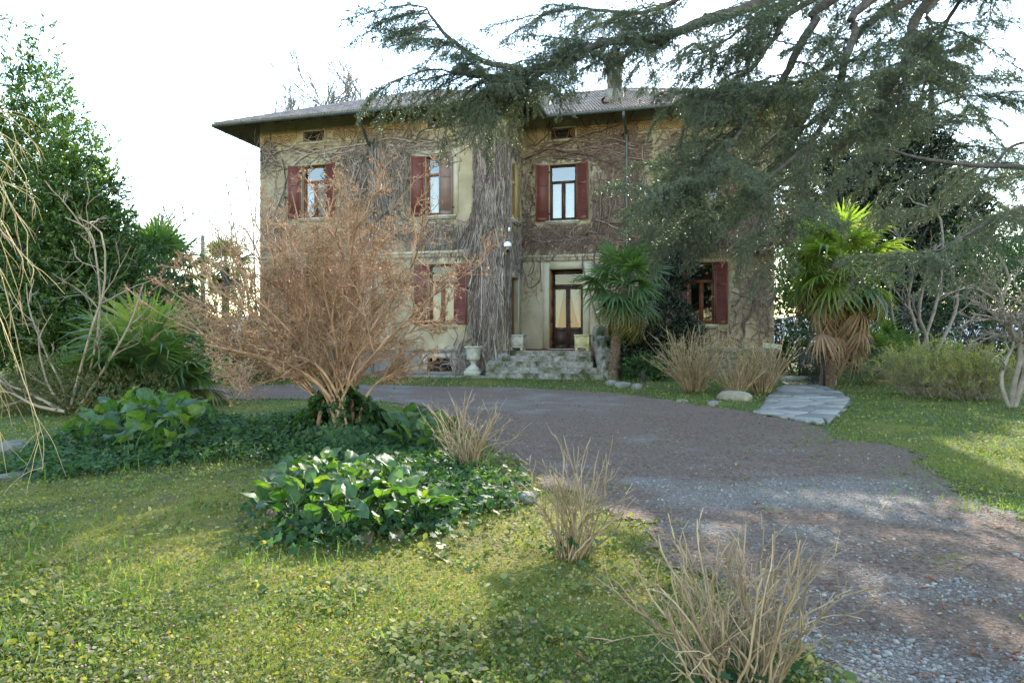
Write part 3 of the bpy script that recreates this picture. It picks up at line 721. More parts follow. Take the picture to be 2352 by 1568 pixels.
# painted frieze: interlaced rings and lines, flat paint 4 mm proud of the wall
def frieze(u0, u1, zc, v, skip):
    mb = MB(); n = 20; a = np.linspace(0, 2 * np.pi, n, endpoint=False)
    def ring(c, r0, r1, dy):
        V = np.concatenate([np.c_[c + r0 * np.cos(a), np.full(n, dy), zc + r0 * np.sin(a)], np.c_[c + r1 * np.cos(a), np.full(n, dy), zc + r1 * np.sin(a)]])
        mb.add(V, [[i, (i + 1) % n, n + (i + 1) % n, n + i] for i in range(n)])
    c = u0 + .25; k = 0
    while c < u1 - .2:
        if not any(s0 - .32 < c < s1 + .32 for s0, s1 in skip):
            ring(c, .13, .17, -.006 - .002 * (k % 2)); ring(c, .055, .095, -.006); mb.add(np.c_[c + .03 * np.cos(a[::4]), np.full(5, -.006), zc + .03 * np.sin(a[::4])], None, [[0, 1, 2], [0, 2, 3], [0, 3, 4]])
        c += .285; k += 1
    for dz, th in ((-.27, .022), (.24, .018), (.42, .014), (.52, .014), (.61, .014)):
        segs = [(u0, u1)]
        for s0, s1 in sorted(skip):
            l = segs.pop(); segs += [(l[0], s0 - .14), (s1 + .14, l[1])]
        for s0, s1 in segs:
            if s1 > s0: mb.add([[s0, -.006, zc + dz], [s1, -.006, zc + dz], [s1, -.006, zc + dz + th], [s0, -.006, zc + dz + th]], [[0, 1, 2, 3]])
    o = mb.build('frieze', MT['paint_dark'], villa); o.location = (0, v, 0)
frieze(UL + .1, UI - .4, (VA[2] + VA[3]) / 2 - .04, -VP, (VA[:2], VB[:2]))
frieze(UI + 1.9, UR - .2, (VC[2] + VC[3]) / 2, 0, (VD[:2],))
# string course between the storeys
s = MB(); s.box(UL - .03, UI + .03, -.07, .0, 4.82, 4.93); s.box(UL - .02, UI + .02, -.04, 0, 4.70, 4.82); o = s.build('string_course', MT['stucco_pale'], villa); o.location = (0, -VP, 0)
s = MB(); s.box(UI, UR + .02, -.07, .0, 4.82, 4.93); s.box(UI, UR + .02, -.04, 0, 4.70, 4.82); s.build('string_course', MT['stucco_pale'], villa)

# ---- roof: wing hip + main hip, tiles on the slopes that show
A0, A1, AV = UL - OH, UI + OH, -VP - OH                 # wing eaves
B1, BV, BB = UR + OH, -OH, 13.0
apexA = (A1 - A0) / 2; zA = EAVE + SL * apexA
hb = (BB - BV) / 2; zB = EAVE + SL * hb
roof = MB()
am = (A0 + A1) / 2
def rq(pts, m=0): 
    n = len(pts); roof.add(pts, [list(range(4))] if n == 4 else None, [[0, 1, 2]] if n == 3 else None, m)
vend = BV + apexA
rq([(A0, AV, EAVE), (A1, AV, EAVE), (am, AV + apexA, zA)])
rq([(A1, AV, EAVE), (A1, BV, EAVE), (am, vend, zA), (am, AV + apexA, zA)])
rq([(A0, BB, EAVE), (A0, AV, EAVE), (am, AV + apexA, zA), (am, vend + 2, zA)])
rq([(A1, BV, EAVE), (B1, BV, EAVE), (B1 - hb, BV + hb, zB), (A1 - hb, BV + hb, zB)])
rq([(B1, BV, EAVE), (B1, BB, EAVE), (B1 - hb, BV + hb, zB)])
rq([(B1, BB, EAVE), (A0, BB, EAVE), (A0 + hb, BV + hb, zB), (B1 - hb, BV + hb, zB)])
rq([(A0, BB, EAVE), (am, vend + 2, zA), (A0 + hb, BV + hb, zB)])
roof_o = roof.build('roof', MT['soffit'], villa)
# underside boards and rafters show below the overhang
raf = MB()
def rafter(u, v0, v1, ev):
    z0 = EAVE + SL * (v0 - ev) - .015; z1 = EAVE + SL * (v1 - ev) - .015
    raf.add([[u - .04, v0, z0], [u + .04, v0, z0], [u + .04, v1, z1], [u - .04, v1, z1], [u - .04, v0, z0 - .11], [u + .04, v0, z0 - .11], [u + .04, v1, z1 - .11], [u - .04, v1, z1 - .11]],
            [[0, 1, 2, 3], [4, 7, 6, 5], [0, 4, 5, 1], [1, 5, 6, 2], [3, 2, 6, 7], [0, 3, 7, 4]])
for u in np.arange(A0 + 1.3, A1 - 1.2, .7): rafter(u, AV + .06, -VP, AV)
for u in np.arange(A1 + .5, B1 - 1.2, .7): rafter(u, BV + .06, 0, BV)
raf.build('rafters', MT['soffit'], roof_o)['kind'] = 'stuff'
# tiles
tw, tl = .24, .36
def tile_mesh():
    mb = MB(); xs = np.array([0, .035, .09, .15, .205, .24]); zz = np.array([.03, .062, .010, .055, .010, .04]); th = .024
    V = [];
    for yy, dz in ((0, .03), (tl + .05, .0)): V += [[x, yy, z + dz] for x, z in zip(xs, zz)]
    V += [[x, 0, z + .03 - th] for x, z in zip(xs, zz)]
    q = [[i, i + 1, 7 + i, 6 + i] for i in range(5)] + [[i + 1, i, 12 + i, 13 + i] for i in range(5)]
    mb.add(V, q); return mb
TM = tile_mesh(); tile_me = TM.mesh('roof_tile', MT['tile'])
tv = np.concatenate(TM.v); tq = np.concatenate(TM.q)
cs, sn = math.cos(R(25)), math.sin(R(25))
tiles = []
for (u0, u1, ev, fl, fr) in ((A0, A1, AV, 1, 1), (A1, B1, BV, -1, 1)):
    nrow = int((apexA if fl == 1 else hb) / (tl * cs))
    for r in range(nrow):
        dv = r * tl * cs; a = u0 + (dv if fl == 1 else -dv); b = u1 - (dv if fr == 1 else 0)
        if fl == -1 and a < am: a = am
        u = a + (.12 if r % 2 else 0)
        while u < b - tw * .6: tiles.append((u, ev + dv - .06, EAVE + SL * dv + .012, ev)); u += tw + .003
Rt = np.array([[1, 0, 0], [0, cs, -sn], [0, sn, cs]])
def tdist(t):
    p = wp(t[0], t[1]); vis = 1 if (t[3] == BV and -0.2 < t[0] < 5.2) or (t[3] == AV and t[0] < -4) else 2
    return p[1] * (1 if vis == 1 else 1.6)
tiles.sort(key=tdist)
for u, v, z, e in tiles[:300]:
    o = link('roof_tile', tile_me, roof_o); o.location = (u, v + rr.normal() * .006, z); o.rotation_euler = (R(25) + rr.normal() * .012, rr.normal() * .015, rr.normal() * .012)
rest = np.array([t[:3] for t in tiles[300:]]); mb = MB()
jit = rng.normal(size=(len(rest), 3)) * [.0, .006, .004]
mb.scat(tv, tq, np.repeat(Rt[None], len(rest), 0), rest + jit); mb.build('roof_tiles', MT['tile'], roof_o)['kind'] = 'stuff'
# hip and ridge caps
cm = MB(); t = np.linspace(0, np.pi, 7); prof = np.c_[.11 * np.cos(t), .10 * np.sin(t)]
V = [[0, p[0] * 1.08, p[1] * 1.08] for p in prof] + [[.42, p[0] * .9, p[1] * .9] for p in prof]
cm.add(V, [[i, i + 1, 8 + i, 7 + i] for i in range(6)]); V2 = [[0, p[0] * .8, p[1] * .8] for p in prof]
cm.add(V[:7] + V2, [[i + 1, i, 7 + i, 8 + i] for i in range(6)]); cap_me = cm.mesh('ridge_cap', MT['tile'])
def caps(p, q):
    p = Vector(p); q = Vector(q); d = (q - p); n = int(d.length / .38); ez = d.to_track_quat('X', 'Z')
    for i in range(n):
        o = link('ridge_cap', cap_me, roof_o); o.location = p + d * (i / n) + Vector((0, 0, .03)); o.rotation_euler = ez.to_euler()
caps((A0, AV, EAVE), (am, AV + apexA, zA)); caps((A1, AV, EAVE), (am, AV + apexA, zA)); caps((am, AV + apexA, zA), (am, vend, zA)); caps((B1, BV, EAVE), (B1 - hb, BV + hb, zB)); caps((A1 - hb + 1, BV + hb, zB), (B1 - hb, BV + hb, zB))
# gutters and downpipes
def gutter(p, q):
    p = np.array(p); q = np.array(q); d = unit(q - p); sd_ = np.array([d[1], -d[0], 0]); n = 9; t = np.linspace(np.pi * .95, np.pi * 2.05, n)
    prof = [(math.cos(a) * .085, math.sin(a) * .085) for a in t]; mb = MB()
    V = [e + sd_ * a + np.array([0, 0, b]) for e in (p, q) for a, b in prof]; mb.add(V, [[i, i + 1, n + i + 1, n + i] for i in range(n - 1)])
    V = [e + sd_ * a * .93 + np.array([0, 0, b * .93]) for e in (p, q) for a, b in prof]; mb.add(V, [[i + 1, i, n + i, n + i + 1] for i in range(n - 1)])
    L_ = np.linalg.norm(q - p)
    for s_ in np.arange(.5, L_, .9):
        c = p + d * s_; mb.tubes(np.array([c + sd_ * math.cos(a) * .094 + np.array([0, 0, math.sin(a) * .094]) for a in t]), np.full(n, .012), 4)
    mb.build('gutter', MT['gutter'], villa)
gutter((A0 - .05, AV - .07, EAVE + .0), (A1 + .07, AV - .07, EAVE + .0)); gutter((A1 + .07, AV - .07, EAVE), (A1 + .07, BV - .07, EAVE)); gutter((A1 + .07, BV - .07, EAVE + .0), (B1, BV - .07, EAVE + .0)); gutter((A0 - .07, BB, EAVE), (A0 - .07, AV - .07, EAVE)); gutter((B1 + .07, BV - .07, EAVE), (B1 + .07, BB, EAVE))
u1_, u2_ = uof(829, -VP - OH), uof(858, -VP)
dp = MB(); dp.tubes(catmull([(u1_, AV - .07, EAVE - .06), (u1_, AV - .05, EAVE - .35), (u2_ - .12, -VP - .2, 9.15), (u2_, -VP - .1, 8.85), (u2_, -VP - .1, 5), (u2_, -VP - .1, .25)], 40), np.full(40, .055), 8)
for z in (8.6, 6.4, 4.2, 2): dp.tubes(np.array([[u2_, -VP - .1, z], [u2_, -VP - .1, z + .05]]), np.full(2, .066), 8, cap=True)
dp.build('downpipe', MT['gutter'], villa)
u3 = uof(1440, 0); dp = MB(); dp.tubes(catmull([(u3, BV - .07, EAVE - .06), (u3, BV - .03, EAVE - .3), (u3, -.25, 9.5), (u3, -.1, 9.2), (u3, -.1, 5), (u3, -.1, .25)], 40), np.full(40, .055), 8)
for z in (8.6, 6.4, 4.2, 2): dp.tubes(np.array([[u3, -.1, z], [u3, -.1, z + .05]]), np.full(2, .066), 8, cap=True)
dp.build('downpipe', MT['gutter'], villa)
# chimneys
def chimney(px, vv, base_w, hgt):
    u = uof(px, vv); zr = EAVE + SL * (vv - BV); mb = MB(); w_ = base_w / 2
    mb.box(u - w_ - .06, u + w_ + .06, vv - w_ - .06, vv + w_ + .06, zr - .4, zr + .38); mb.box(u - w_, u + w_, vv - w_, vv + w_, zr + .38, zr + hgt * .68)
    mb.box(u - w_ * .12, u + w_ * .12, vv - w_ - .03, vv - w_ + .0, zr + .38, zr + hgt * .66)
    mb.box(u - w_ - .07, u + w_ + .07, vv - w_ - .07, vv + w_ + .07, zr + hgt * .68, zr + hgt * .74)
    for sx in (-1, 1):
        for sy in (-1, 1): mb.box(u + sx * w_ * .75 - .07, u + sx * w_ * .75 + .07, vv + sy * w_ * .75 - .07, vv + sy * w_ * .75 + .07, zr + hgt * .74, zr + hgt * .86)
    mb.box(u - w_ - .1, u + w_ + .1, vv - w_ - .1, vv + w_ + .1, zr + hgt * .86, zr + hgt * .91); mb.box(u - w_ * .6, u + w_ * .6, vv - w_ * .6, vv + w_ * .6, zr + hgt * .91, zr + hgt)
    mb.build('chimney', MT['stone'], roof_o)
chimney(1412, 2.2, .58, 2.05)
chimney(1243, 1.6, .62, 1.1)
u = uof(1390, 0.4); mb = MB(); zz_ = EAVE + SL * (.4 - BV); mb.tubes(np.array([[u, .1, zz_ + .12], [u, .9, zz_ + .4]]), np.full(2, .12), 10); mb.build('roof_vent_pipe', MT['terracotta'], roof_o)

# balcony on the right half: slab on brackets, pierced brick parapet
b0, b1_ = uof(1545, -1.3), uof(1838, -1.3); bz = 5.05; bt = 6.25
mb = MB(); mb.box(b0, b1_, -1.35, .0, bz, bz + .16); mb.box(b0 - .05, b1_ + .05, -1.41, -.001, bz + .16, bz + .22); bal = mb.build('balcony', MT['stone'], villa)
for u in np.linspace(b0 + .3, b1_ - .3, 5):
    k = MB(); k.box(u - .09, u + .09, -1.1, -.01, bz - .18, bz - .001); k.box(u - .089, u + .089, -.6, -.01, bz - .36, bz - .18); k.build('bracket', MT['stone'], bal)
k = MB(); k.box(b0 - .05, b1_ + .05, -1.40, -1.2, bt - .1, bt); k.box(b1_ - .15, b1_ + .05, -1.2, -.0, bt - .1, bt); k.build('coping', MT['stone'], bal)
k = MB(); row = 0; z = bz + .22
while z < bt - .14:
    u = b0 + (.1 if row % 2 else 0)
    while u < b1_ - .1: k.box(u, u + .12, -1.36, -1.25, z, z + .075); u += .2
    v = -1.2 + (.1 if row % 2 else 0)
    while v < -.1: k.box(b1_ - .1, b1_ + .01, v, v + .12, z, z + .075); v += .2
    z += .078; row += 1
k.build('parapet', MT['terracotta'], bal)['kind'] = 'stuff'
k = MB(); k.box(b0, b0 + .2, -1.38, -1.18, bz + .22, bt - .1); k.box(b1_ - .2, b1_ + .02, -1.38, -1.18, bz + .22, bt - .1); k.build('parapet_pier', MT['stucco'], bal)

# pavement strip in front of the wing
mb = MB()
mb.box(UL - 1, UI + .1, -VP - 1.05, -VP - .06, -.1, .27); o = mb.build('pavement', MT['stone'], None); o.location = (OX, OY, 0); o.rotation_euler = (0, 0, -YAW); tag(o, kind='structure')

# ---- entrance steps
stp = thing('entrance_steps', 'mossy stone steps up to the front door with rough rock cheek', 'steps', (OX, OY, 0), -YAW)
lv = -2.1; n = 5; gz0 = .2; rise = (PL - .03 - gz0) / n
s = MB(); s.box(UI + .002, uof(1358, lv), lv + .02, -.031, .1, PL - .035); land = s.build('landing', MT['terracotta'], stp)
lefts = [1169, 1166, 1157, 1135, 1115]; rights = [1358, 1358, 1362, 1374, 1394]
rs2 = np.random.default_rng(8)
for i in range(5):
    v0 = lv - .34 * i; z1 = PL - .035 - rise * i; ua, ub = uof(lefts[i], v0), uof(rights[i], v0)
    if i == 0: ua = max(ua, UI + .01)
    cuts = np.concatenate([[ua], np.sort(rs2.uniform(ua + .5, ub - .5, 1 if i < 3 else 2)), [ub]])
    if len(cuts) > 3 and cuts[2] - cuts[1] < .5: cuts = np.delete(cuts, 2)
    st = None
    for j in range(len(cuts) - 1):
        bm = bmesh.new(); bmesh.ops.create_cube(bm, size=1)
        x0, x1 = cuts[j] + .004, cuts[j + 1] - .004; ln = x1 - x0; dp_ = .34 + .1 if i else .5
        for v in bm.verts: v.co = (x0 + (v.co.x + .5) * ln, v0 + (v.co.y + .5) * dp_, (z1 - rise - .02) + (v.co.z + .5) * (rise + .02))
        bmesh.ops.subdivide_edges(bm, edges=[e for e in bm.edges if abs(e.verts[0].co.x - e.verts[1].co.x) > .1], cuts=10)
        bmesh.ops.bevel(bm, geom=list(bm.edges), offset=.018, segments=2, affect='EDGES')
        for v in bm.verts:
            nn = float(vnoise(v.co.x * 2.1 + i * 9, v.co.z * 3, 1.5, 60 + i)) - .5
            v.co.y += .05 * nn; v.co.z += .03 * (float(vnoise(v.co.x * 1.7, v.co.y * 2 + i * 5, 1.3, 70)) - .5)
        me = bpy.data.meshes.new('step'); bm.to_mesh(me); bm.free(); me.materials.append(MT['stone_mossy'])
        if st is None: st = link('step', me, stp)
        else: link('step_stone', me, st)
# rough rock cheek on the right, small rocks on the left
for (px, v, z, sx, sy, sz, sd_) in ((1374, -.9, 1.15, .34, 1.0, .62, 1), (1381, -2.1, .85, .34, .6, .45, 2), (1384, -2.9, .52, .36, .55, .40, 3), (1392, -3.25, .33, .30, .4, .22, 4), (1366, -.45, 1.7, .24, .45, .5, 5), (1140, -2.75, .50, .42, .26, .34, 6), (1156, -2.6, .78, .26, .2, .3, 7)):
    o = link('cheek_rock', rock_mesh(sx, sy, sz, 80 + sd_, MT['stone_mossy'], .28, 3, .35), stp); o.location = (uof(px, v) + (.15 if px > 1300 else 0), v, z)
# ------------------------------------------------------------------ things by the house
VM = Matrix.Translation((OX, OY, 0)) @ Matrix.Rotation(-YAW, 4, 'Z')
def vloc(u, v, z): 
    p = wp(u, v, z); return (p[0], p[1], p[2])
# stone urn on its pedestal
ur = thing('stone_urn', 'pale carved stone urn on a square base left of the steps', 'urn', vloc(uof(1087, -2.95), -2.95, .27), -YAW)
mb = MB(); mb.box(-.27, .27, -.27, .27, 0, .17); mb.box(-.21, .21, -.21, .21, .17, .25); mb.build('base', MT['urn'], ur)
mb = MB(); mb.lathe([(.20, .25), (.21, .28), (.17, .31), (.11, .36), (.085, .43), (.10, .47), (.135, .49), (.10, .51)], n=24); mb.build('foot', MT['urn'], ur, True)
n = 40; mb = MB(); prof = np.array([(.09, .50), (.16, .53), (.22, .58), (.255, .63), (.24, .665), (.255, .68), (.235, .72), (.245, .80), (.265, .92), (.30, .99)])
an = np.arange(n) * 2 * np.pi / n; V = []
for k, (r, z) in enumerate(prof):
    fl = .018 * np.cos(an * 12) if 1 <= k <= 3 else 0 * an
    V += list(np.c_[(r + fl) * np.cos(an), (r + fl) * np.sin(an), np.full(n, z)])
idx = np.arange(len(prof) * n).reshape(len(prof), n); a_, b_ = idx[:-1], idx[1:]
mb.add(V, np.stack([a_, np.roll(a_, -1, 1), np.roll(b_, -1, 1), b_], -1).reshape(-1, 4)); mb.build('bowl', MT['urn'], ur, True)
mb = MB(); mb.lathe([(.30, .985), (.335, 1.0), (.345, 1.03), (.325, 1.055), (.27, 1.06), (.25, 1.0), (.0, .98)], n=32); mb.build('rim', MT['urn'], ur, True)
mb = MB(); t = np.linspace(0, 2 * np.pi, 17)
for az in (-1.57, -.4, -2.75, .9, 2.3):
    c = np.array([math.cos(az), math.sin(az)]); s_ = np.array([-c[1], c[0]])
    mb.tubes(np.array([[*(c * .262 + s_ * .07 * math.cos(q)), .83 + .09 * math.sin(q)] for q in t]), np.full(17, .010), 5)
    for q in range(5): mb.add(np.array([[*(c * .268 + s_ * (.03 * math.cos(q * 2.4) + dx)), .83 + .05 * math.sin(q * 2.4) + dz] for dx, dz in ((-.02, 0), (0, -.02), (.02, 0), (0, .02))]) , [[0, 1, 2, 3]])
mb.build('relief', MT['urn'], ur)

def planter(px, mat, label):
    v = -1.78; w = .27
    p = thing('stone_planter', label, 'planter', vloc(uof(px, v), v, PL - .03), -YAW, 'carved planters at the top of the steps')
    mb = MB(); h = .58
    mb.box(-w, w, -w, w, .10, .14); mb.box(-w + .02, w - .02, -w + .02, w - .02, .14, h - .05)
    for sx in (-1, 1):
        for sy in (-1, 1): mb.box(sx * (w - .035) - .03, sx * (w - .035) + .03, sy * (w - .035) - .03, sy * (w - .035) + .03, .14, h - .05)
    mb.build('body', mat, p)
    mb = MB()
    for a, b, c, d in ((-w - .015, w + .015, -w - .015, -w + .05), (-w - .015, w + .015, w - .05, w + .015), (-w - .015, -w + .05, -w + .05, w - .05), (w - .05, w + .015, -w + .05, w - .05)): mb.box(a, b, c, d, h - .05, h)
    mb.build('rim', mat, p)
    for sx in (-1, 1):
        for sy in (-1, 1):
            f = MB(); f.lathe([(.0, 0), (.05, 0), (.065, .03), (.05, .07), (.06, .10), (0, .10)], (sx * (w - .07), sy * (w - .07), 0), 10); f.build('foot', mat, p, True)
    mb = MB(); t = np.linspace(0, 2 * np.pi, 19); y = -w + .018
    mb.tubes(np.stack([.13 * np.cos(t), np.full(19, y), .34 + .13 * np.sin(t)], -1), np.full(19, .011), 5)
    for k in range(7):
        a = k * .9; mb.tubes(catmull([(.10 * math.cos(a), y, .34 + .10 * math.sin(a)), (.04 * math.cos(a + .6), y - .008, .34 + .04 * math.sin(a + .6)), (.05 * math.cos(a + 2), y, .34 + .05 * math.sin(a + 2))], 7), np.linspace(.016, .008, 7), 5)
    for sx in (-1, 1):
        for sz in (-1, 1): mb.tubes(np.array([[sx * .19, y, .34 + sz * .15], [sx * .13, y, .34 + sz * .17], [sx * .19, y, .34 + sz * .10]]), np.full(3, .012), 5)
    mb.build('relief', mat, p)
    mb = MB(); mb.box(-w + .051, w - .051, -w + .051, w - .051, h - .12, h - .08); mb.build('soil', MT['mat'], p)
planter(1189, MT['urn'], 'pale grey carved square planter left at the top of the steps')
planter(1339, MT['urn_yellow'], 'yellow stained carved square planter beside the front door')
for px, wd, lab in ((1199, .75, 'dark doormat lying behind the pale planter'), (1292, 1.1, 'dark doormat lying before the front door')):
    v = -.85; m = MB(); nx = 14; xs = np.linspace(-wd / 2, wd / 2, nx); m.box(-wd / 2, wd / 2, -.3, .3, 0, .018)
    m.box(-wd / 2 + .04, wd / 2 - .04, -.26, .26, .018, .024)
    o = m.build('doormat', MT['mat']); o.location = vloc(uof(px, v), v, PL - .033); o.rotation_euler = (0, 0, -YAW); tag(o, lab, 'doormat')
# globe lamp on the wing corner
lp = thing('wall_lamp', 'white half globe wall lamp on a bracket at the wing corner', 'lamp', vloc(uof(1166, -VP - .25), -VP - .25, 4.95), -YAW)
mb = MB(); mb.lathe([(0.0, .20), (.06, .19), (.115, .15), (.14, .09), (.145, .03), (.13, 0), (.05, -.005), (0, -.005)], n=20); mb.build('globe', surf('opal', [(.3, (.72, .73, .78)), (.7, (.8, .8, .84))], 3, .15, 0, spec=.6), lp, True)
mb = MB(); mb.lathe([(.0, -.005), (.05, -.006), (.055, -.05), (.04, -.09), (.0, -.1)], n=12); mb.build('socket', MT['urn'], lp, True)
mb = MB(); mb.tubes(catmull([(0, 0, -.09), (-.03, .08, -.13), (-.06, .22, -.08)], 8), np.full(8, .014), 6); mb.box(-.11, -.01, .215, .25, -.16, .02); mb.build('bracket', MT['iron'], lp)
mb = MB(); mb.box(-.035, .035, .19, .245, .60, .74); mb.box(-.02, .02, .17, .19, .63, .71); mb.build('junction_box', MT['plaster_white'], lp)
# doorbell box by the door
mb = MB(); mb.box(-.08, .08, -.05, 0, -.09, .09); 
db = mb.build('doorbell', MT['plaster_white']); db.location = vloc(uof(1373, 0), -.002, zof(1373, 720, 0)); db.rotation_euler = (0, 0, -YAW); tag(db, 'small pale doorbell box on the wall right of the door', 'doorbell')
mb = MB()
for k in (-1, 1): mb.box(k * .035 - .018, k * .035 + .018, -.056, -.05, -.03, .03)
mb.build('button', MT['mat'], db)
# direction sign on the house corner
sg = thing('direction_sign', 'small pale sign reading STUDIO MEDICO with arrows on the house corner', 'sign', vloc(uof(1753, -.12), -.12, zof(1753, 787, -.12)), -YAW)
sg.rotation_euler = (0, R(7), -YAW)
mb = MB(); mb.box(0, .66, -.012, .012, -.19, 0); mb.build('board', MT['sign_face'], sg)
def text(body, size, x, z, parent, name):
    c = bpy.data.curves.new(name, 'FONT'); c.body = body; c.size = size; c.extrude = .001; c.resolution_u = 2
    t = bpy.data.objects.new('tmp', c); COL.objects.link(t); dg = bpy.context.evaluated_depsgraph_get(); me = bpy.data.meshes.new_from_object(t.evaluated_get(dg)); bpy.data.objects.remove(t)
    me.materials.clear(); me.materials.append(MT['sign_ink']); o = link(name, me, parent); o.location = (x, -.0145, z); o.rotation_euler = (R(90), 0, 0); return o
text('STUDIO MEDICO', .088, .012, -.085, sg, 'lettering')
text('>   >   >', .085, .16, -.165, sg, 'lettering')
mb = MB(); mb.tubes(np.array([[.02, .012, -.1], [.02, .12, -.1]]), np.full(2, .012), 6); mb.build('mounting', MT['iron'], sg)

# cellar stairwell kerb with iron railing and open gate
K0 = gp(1800, 880); K1 = gp(1893, 890)
kw = thing('stairwell_kerb', 'low stone kerb around the dark cellar stairwell at the path end', 'kerb', tuple(gp(1845, 882)), -.1)
mb = MB(); mb.box(-.95, .95, 1.6, 1.8, -.1, .16); mb.build('back_stone', MT['stone'], kw)
mb = MB(); mb.box(.78, .95, -.1, 1.599, -.1, .16); mb.build('side_stone', MT['stone'], kw)
mb = MB(); mb.box(-.95, -.78, -.1, 1.599, -.1, .16); mb.build('side_stone', MT['stone'], kw)
mb = MB(); mb.add([[-.78, -.08, .012], [.78, -.08, .012], [.78, 1.6, .012], [-.78, 1.6, .012]], [[0, 1, 2, 3]]); mb.build('pit_shade', MT['mat'], kw)  # flat dark sheet standing in for the shade down the stairwell
def railing(name, label, p, q, h, gap=.16, cat='railing'):
    p = np.array(p); q = np.array(q); L_ = np.linalg.norm((q - p)[:2]); t = thing(name, label, cat, tuple(p), math.atan2(q[1] - p[1], q[0] - p[0]))
    for x in (0, L_): 
        b = MB(); b.box(x - .03, x + .03, -.03, .03, 0, h + .06); b.build('post', MT['iron'], t)
    for z in (.12, h):
        b = MB(); b.box(.03, L_ - .03, -.015, .015, z - .015, z + .015); b.build('rail', MT['iron'], t)
    bm = MB(); bm.box(-.007, .007, -.007, .007, .136, h - .016); bar = bm.mesh('bar', MT['iron']); x = gap
    while x < L_ - .04: link('bar', bar, t).location = (x, 0, 0); x += gap
    return t
gb = gp(1893, 890); ga = gp(1836, 868)
railing('iron_gate', 'open black iron gate leaf beside the shaggy palm', (gb[0], gb[1], gb[2]), (ga[0], ga[1], ga[2]), 1.05, cat='gate')
fa = wp(uof(1782, 0), .3, .2); fb = gp(1836, 866)
railing('iron_railing', 'black iron railing running back from the house corner', (fa[0] + .1, fa[1], .2), (fb[0] + .3, fb[1] + 2.0, .2), 1.15)

# loose rocks
def rock(px, py, sx, sy, sz, seed, label, mat='stone', zo=0, group=None):
    p = gp(px, py); o = link('rock', rock_mesh(sx, sy, sz, seed, MT[mat], .22, 3, .3)); o.location = (p[0], p[1], p[2] + sz * .35 + zo); o.rotation_euler = (0, 0, seed * 1.3)
    return tag(o, label, 'rock', group)
MT['rock_dark'] = surf('rock_dark', [(.3, (.08, .075, .06)), (.7, (.19, .18, .15))], 4, .95, .7, 20, extra=((.07, .08, .03), 3, .5, .7))
MT['rock_warm'] = surf('rock_warm', [(.3, (.15, .13, .10)), (.7, (.29, .26, .205))], 4, .9, .6, 20, extra=((.12, .12, .06), 3, .55, .75))
rock(1688, 918, .42, .22, .17, 101, 'flat tan boulder in front of the twiggy shrubs by the house', 'rock_warm')
rock(40, 1096, .26, .2, .07, 102, 'low lichen covered boulder at the left lawn edge', 'rock_dark', -.03)
rock(1405, 884, .22, .16, .12, 103, 'edging rock at the foot of the slender palm', 'stone')
rock(1432, 888, .24, .15, .11, 104, 'edging rock just right of the slender palm trunk', 'stone')
rock(1462, 893, .26, .16, .12, 105, 'larger edging rock in front of the dark laurel shrub', 'stone')
rock(1566, 925, .14, .1, .07, 106, 'small grey stone at the drive edge below the twiggy shrub', 'stone')
rock(1640, 930, .2, .12, .08, 107, 'low grey stone at the drive edge left of the tan boulder', 'stone')
rock(1205, 1148, .15, .1, .06, 108, 'small grey stone in the grass left of the middle twiggy shrub', 'stone')
rock(10, 1036, .30, .3, .10, 109, 'dark retaining wall boulder at the left frame edge', 'rock_dark')

# utility pole and wires far left
Yp = 44.; pt = at(466, 541, Yp)
up = thing('utility_pole', 'weathered wooden utility pole with wires behind the palms', 'utility pole', (pt[0], Yp, 0))
mb = MB(); mb.tubes(np.array([[0, 0, -.2], [0, 0, pt[2]]]), np.array([.16, .12]), 10, cap=True); mb.build('post', MT['pole'], up)
mb = MB()
for k, dz in enumerate((-.55, -.75)): mb.tubes(np.array([[-.1, 0, dz + pt[2]], [-.35, 0, dz + pt[2]]]), np.full(2, .03), 6, cap=True); mb.lathe([(0, 0), (.06, .02), (.07, .08), (.04, .14), (0, .15)], (-.4 - .35 * k, 0, pt[2] + dz - .02), 8)
mb.build('insulator', MT['iron'], up)
for zz2, x1, z1 in ((-.62, -14, -.2), (-.62, 12, -.6), (-.8, -14, -1.2)):
    mb = MB(); s = np.linspace(0, 1, 14); mb.tubes(np.stack([s * x1, s * 6, pt[2] + zz2 + s * (z1 - .0) * .3 - .5 * s * (1 - s)], -1), np.full(14, .018), 4); mb.build('wire', MT['iron'], up)
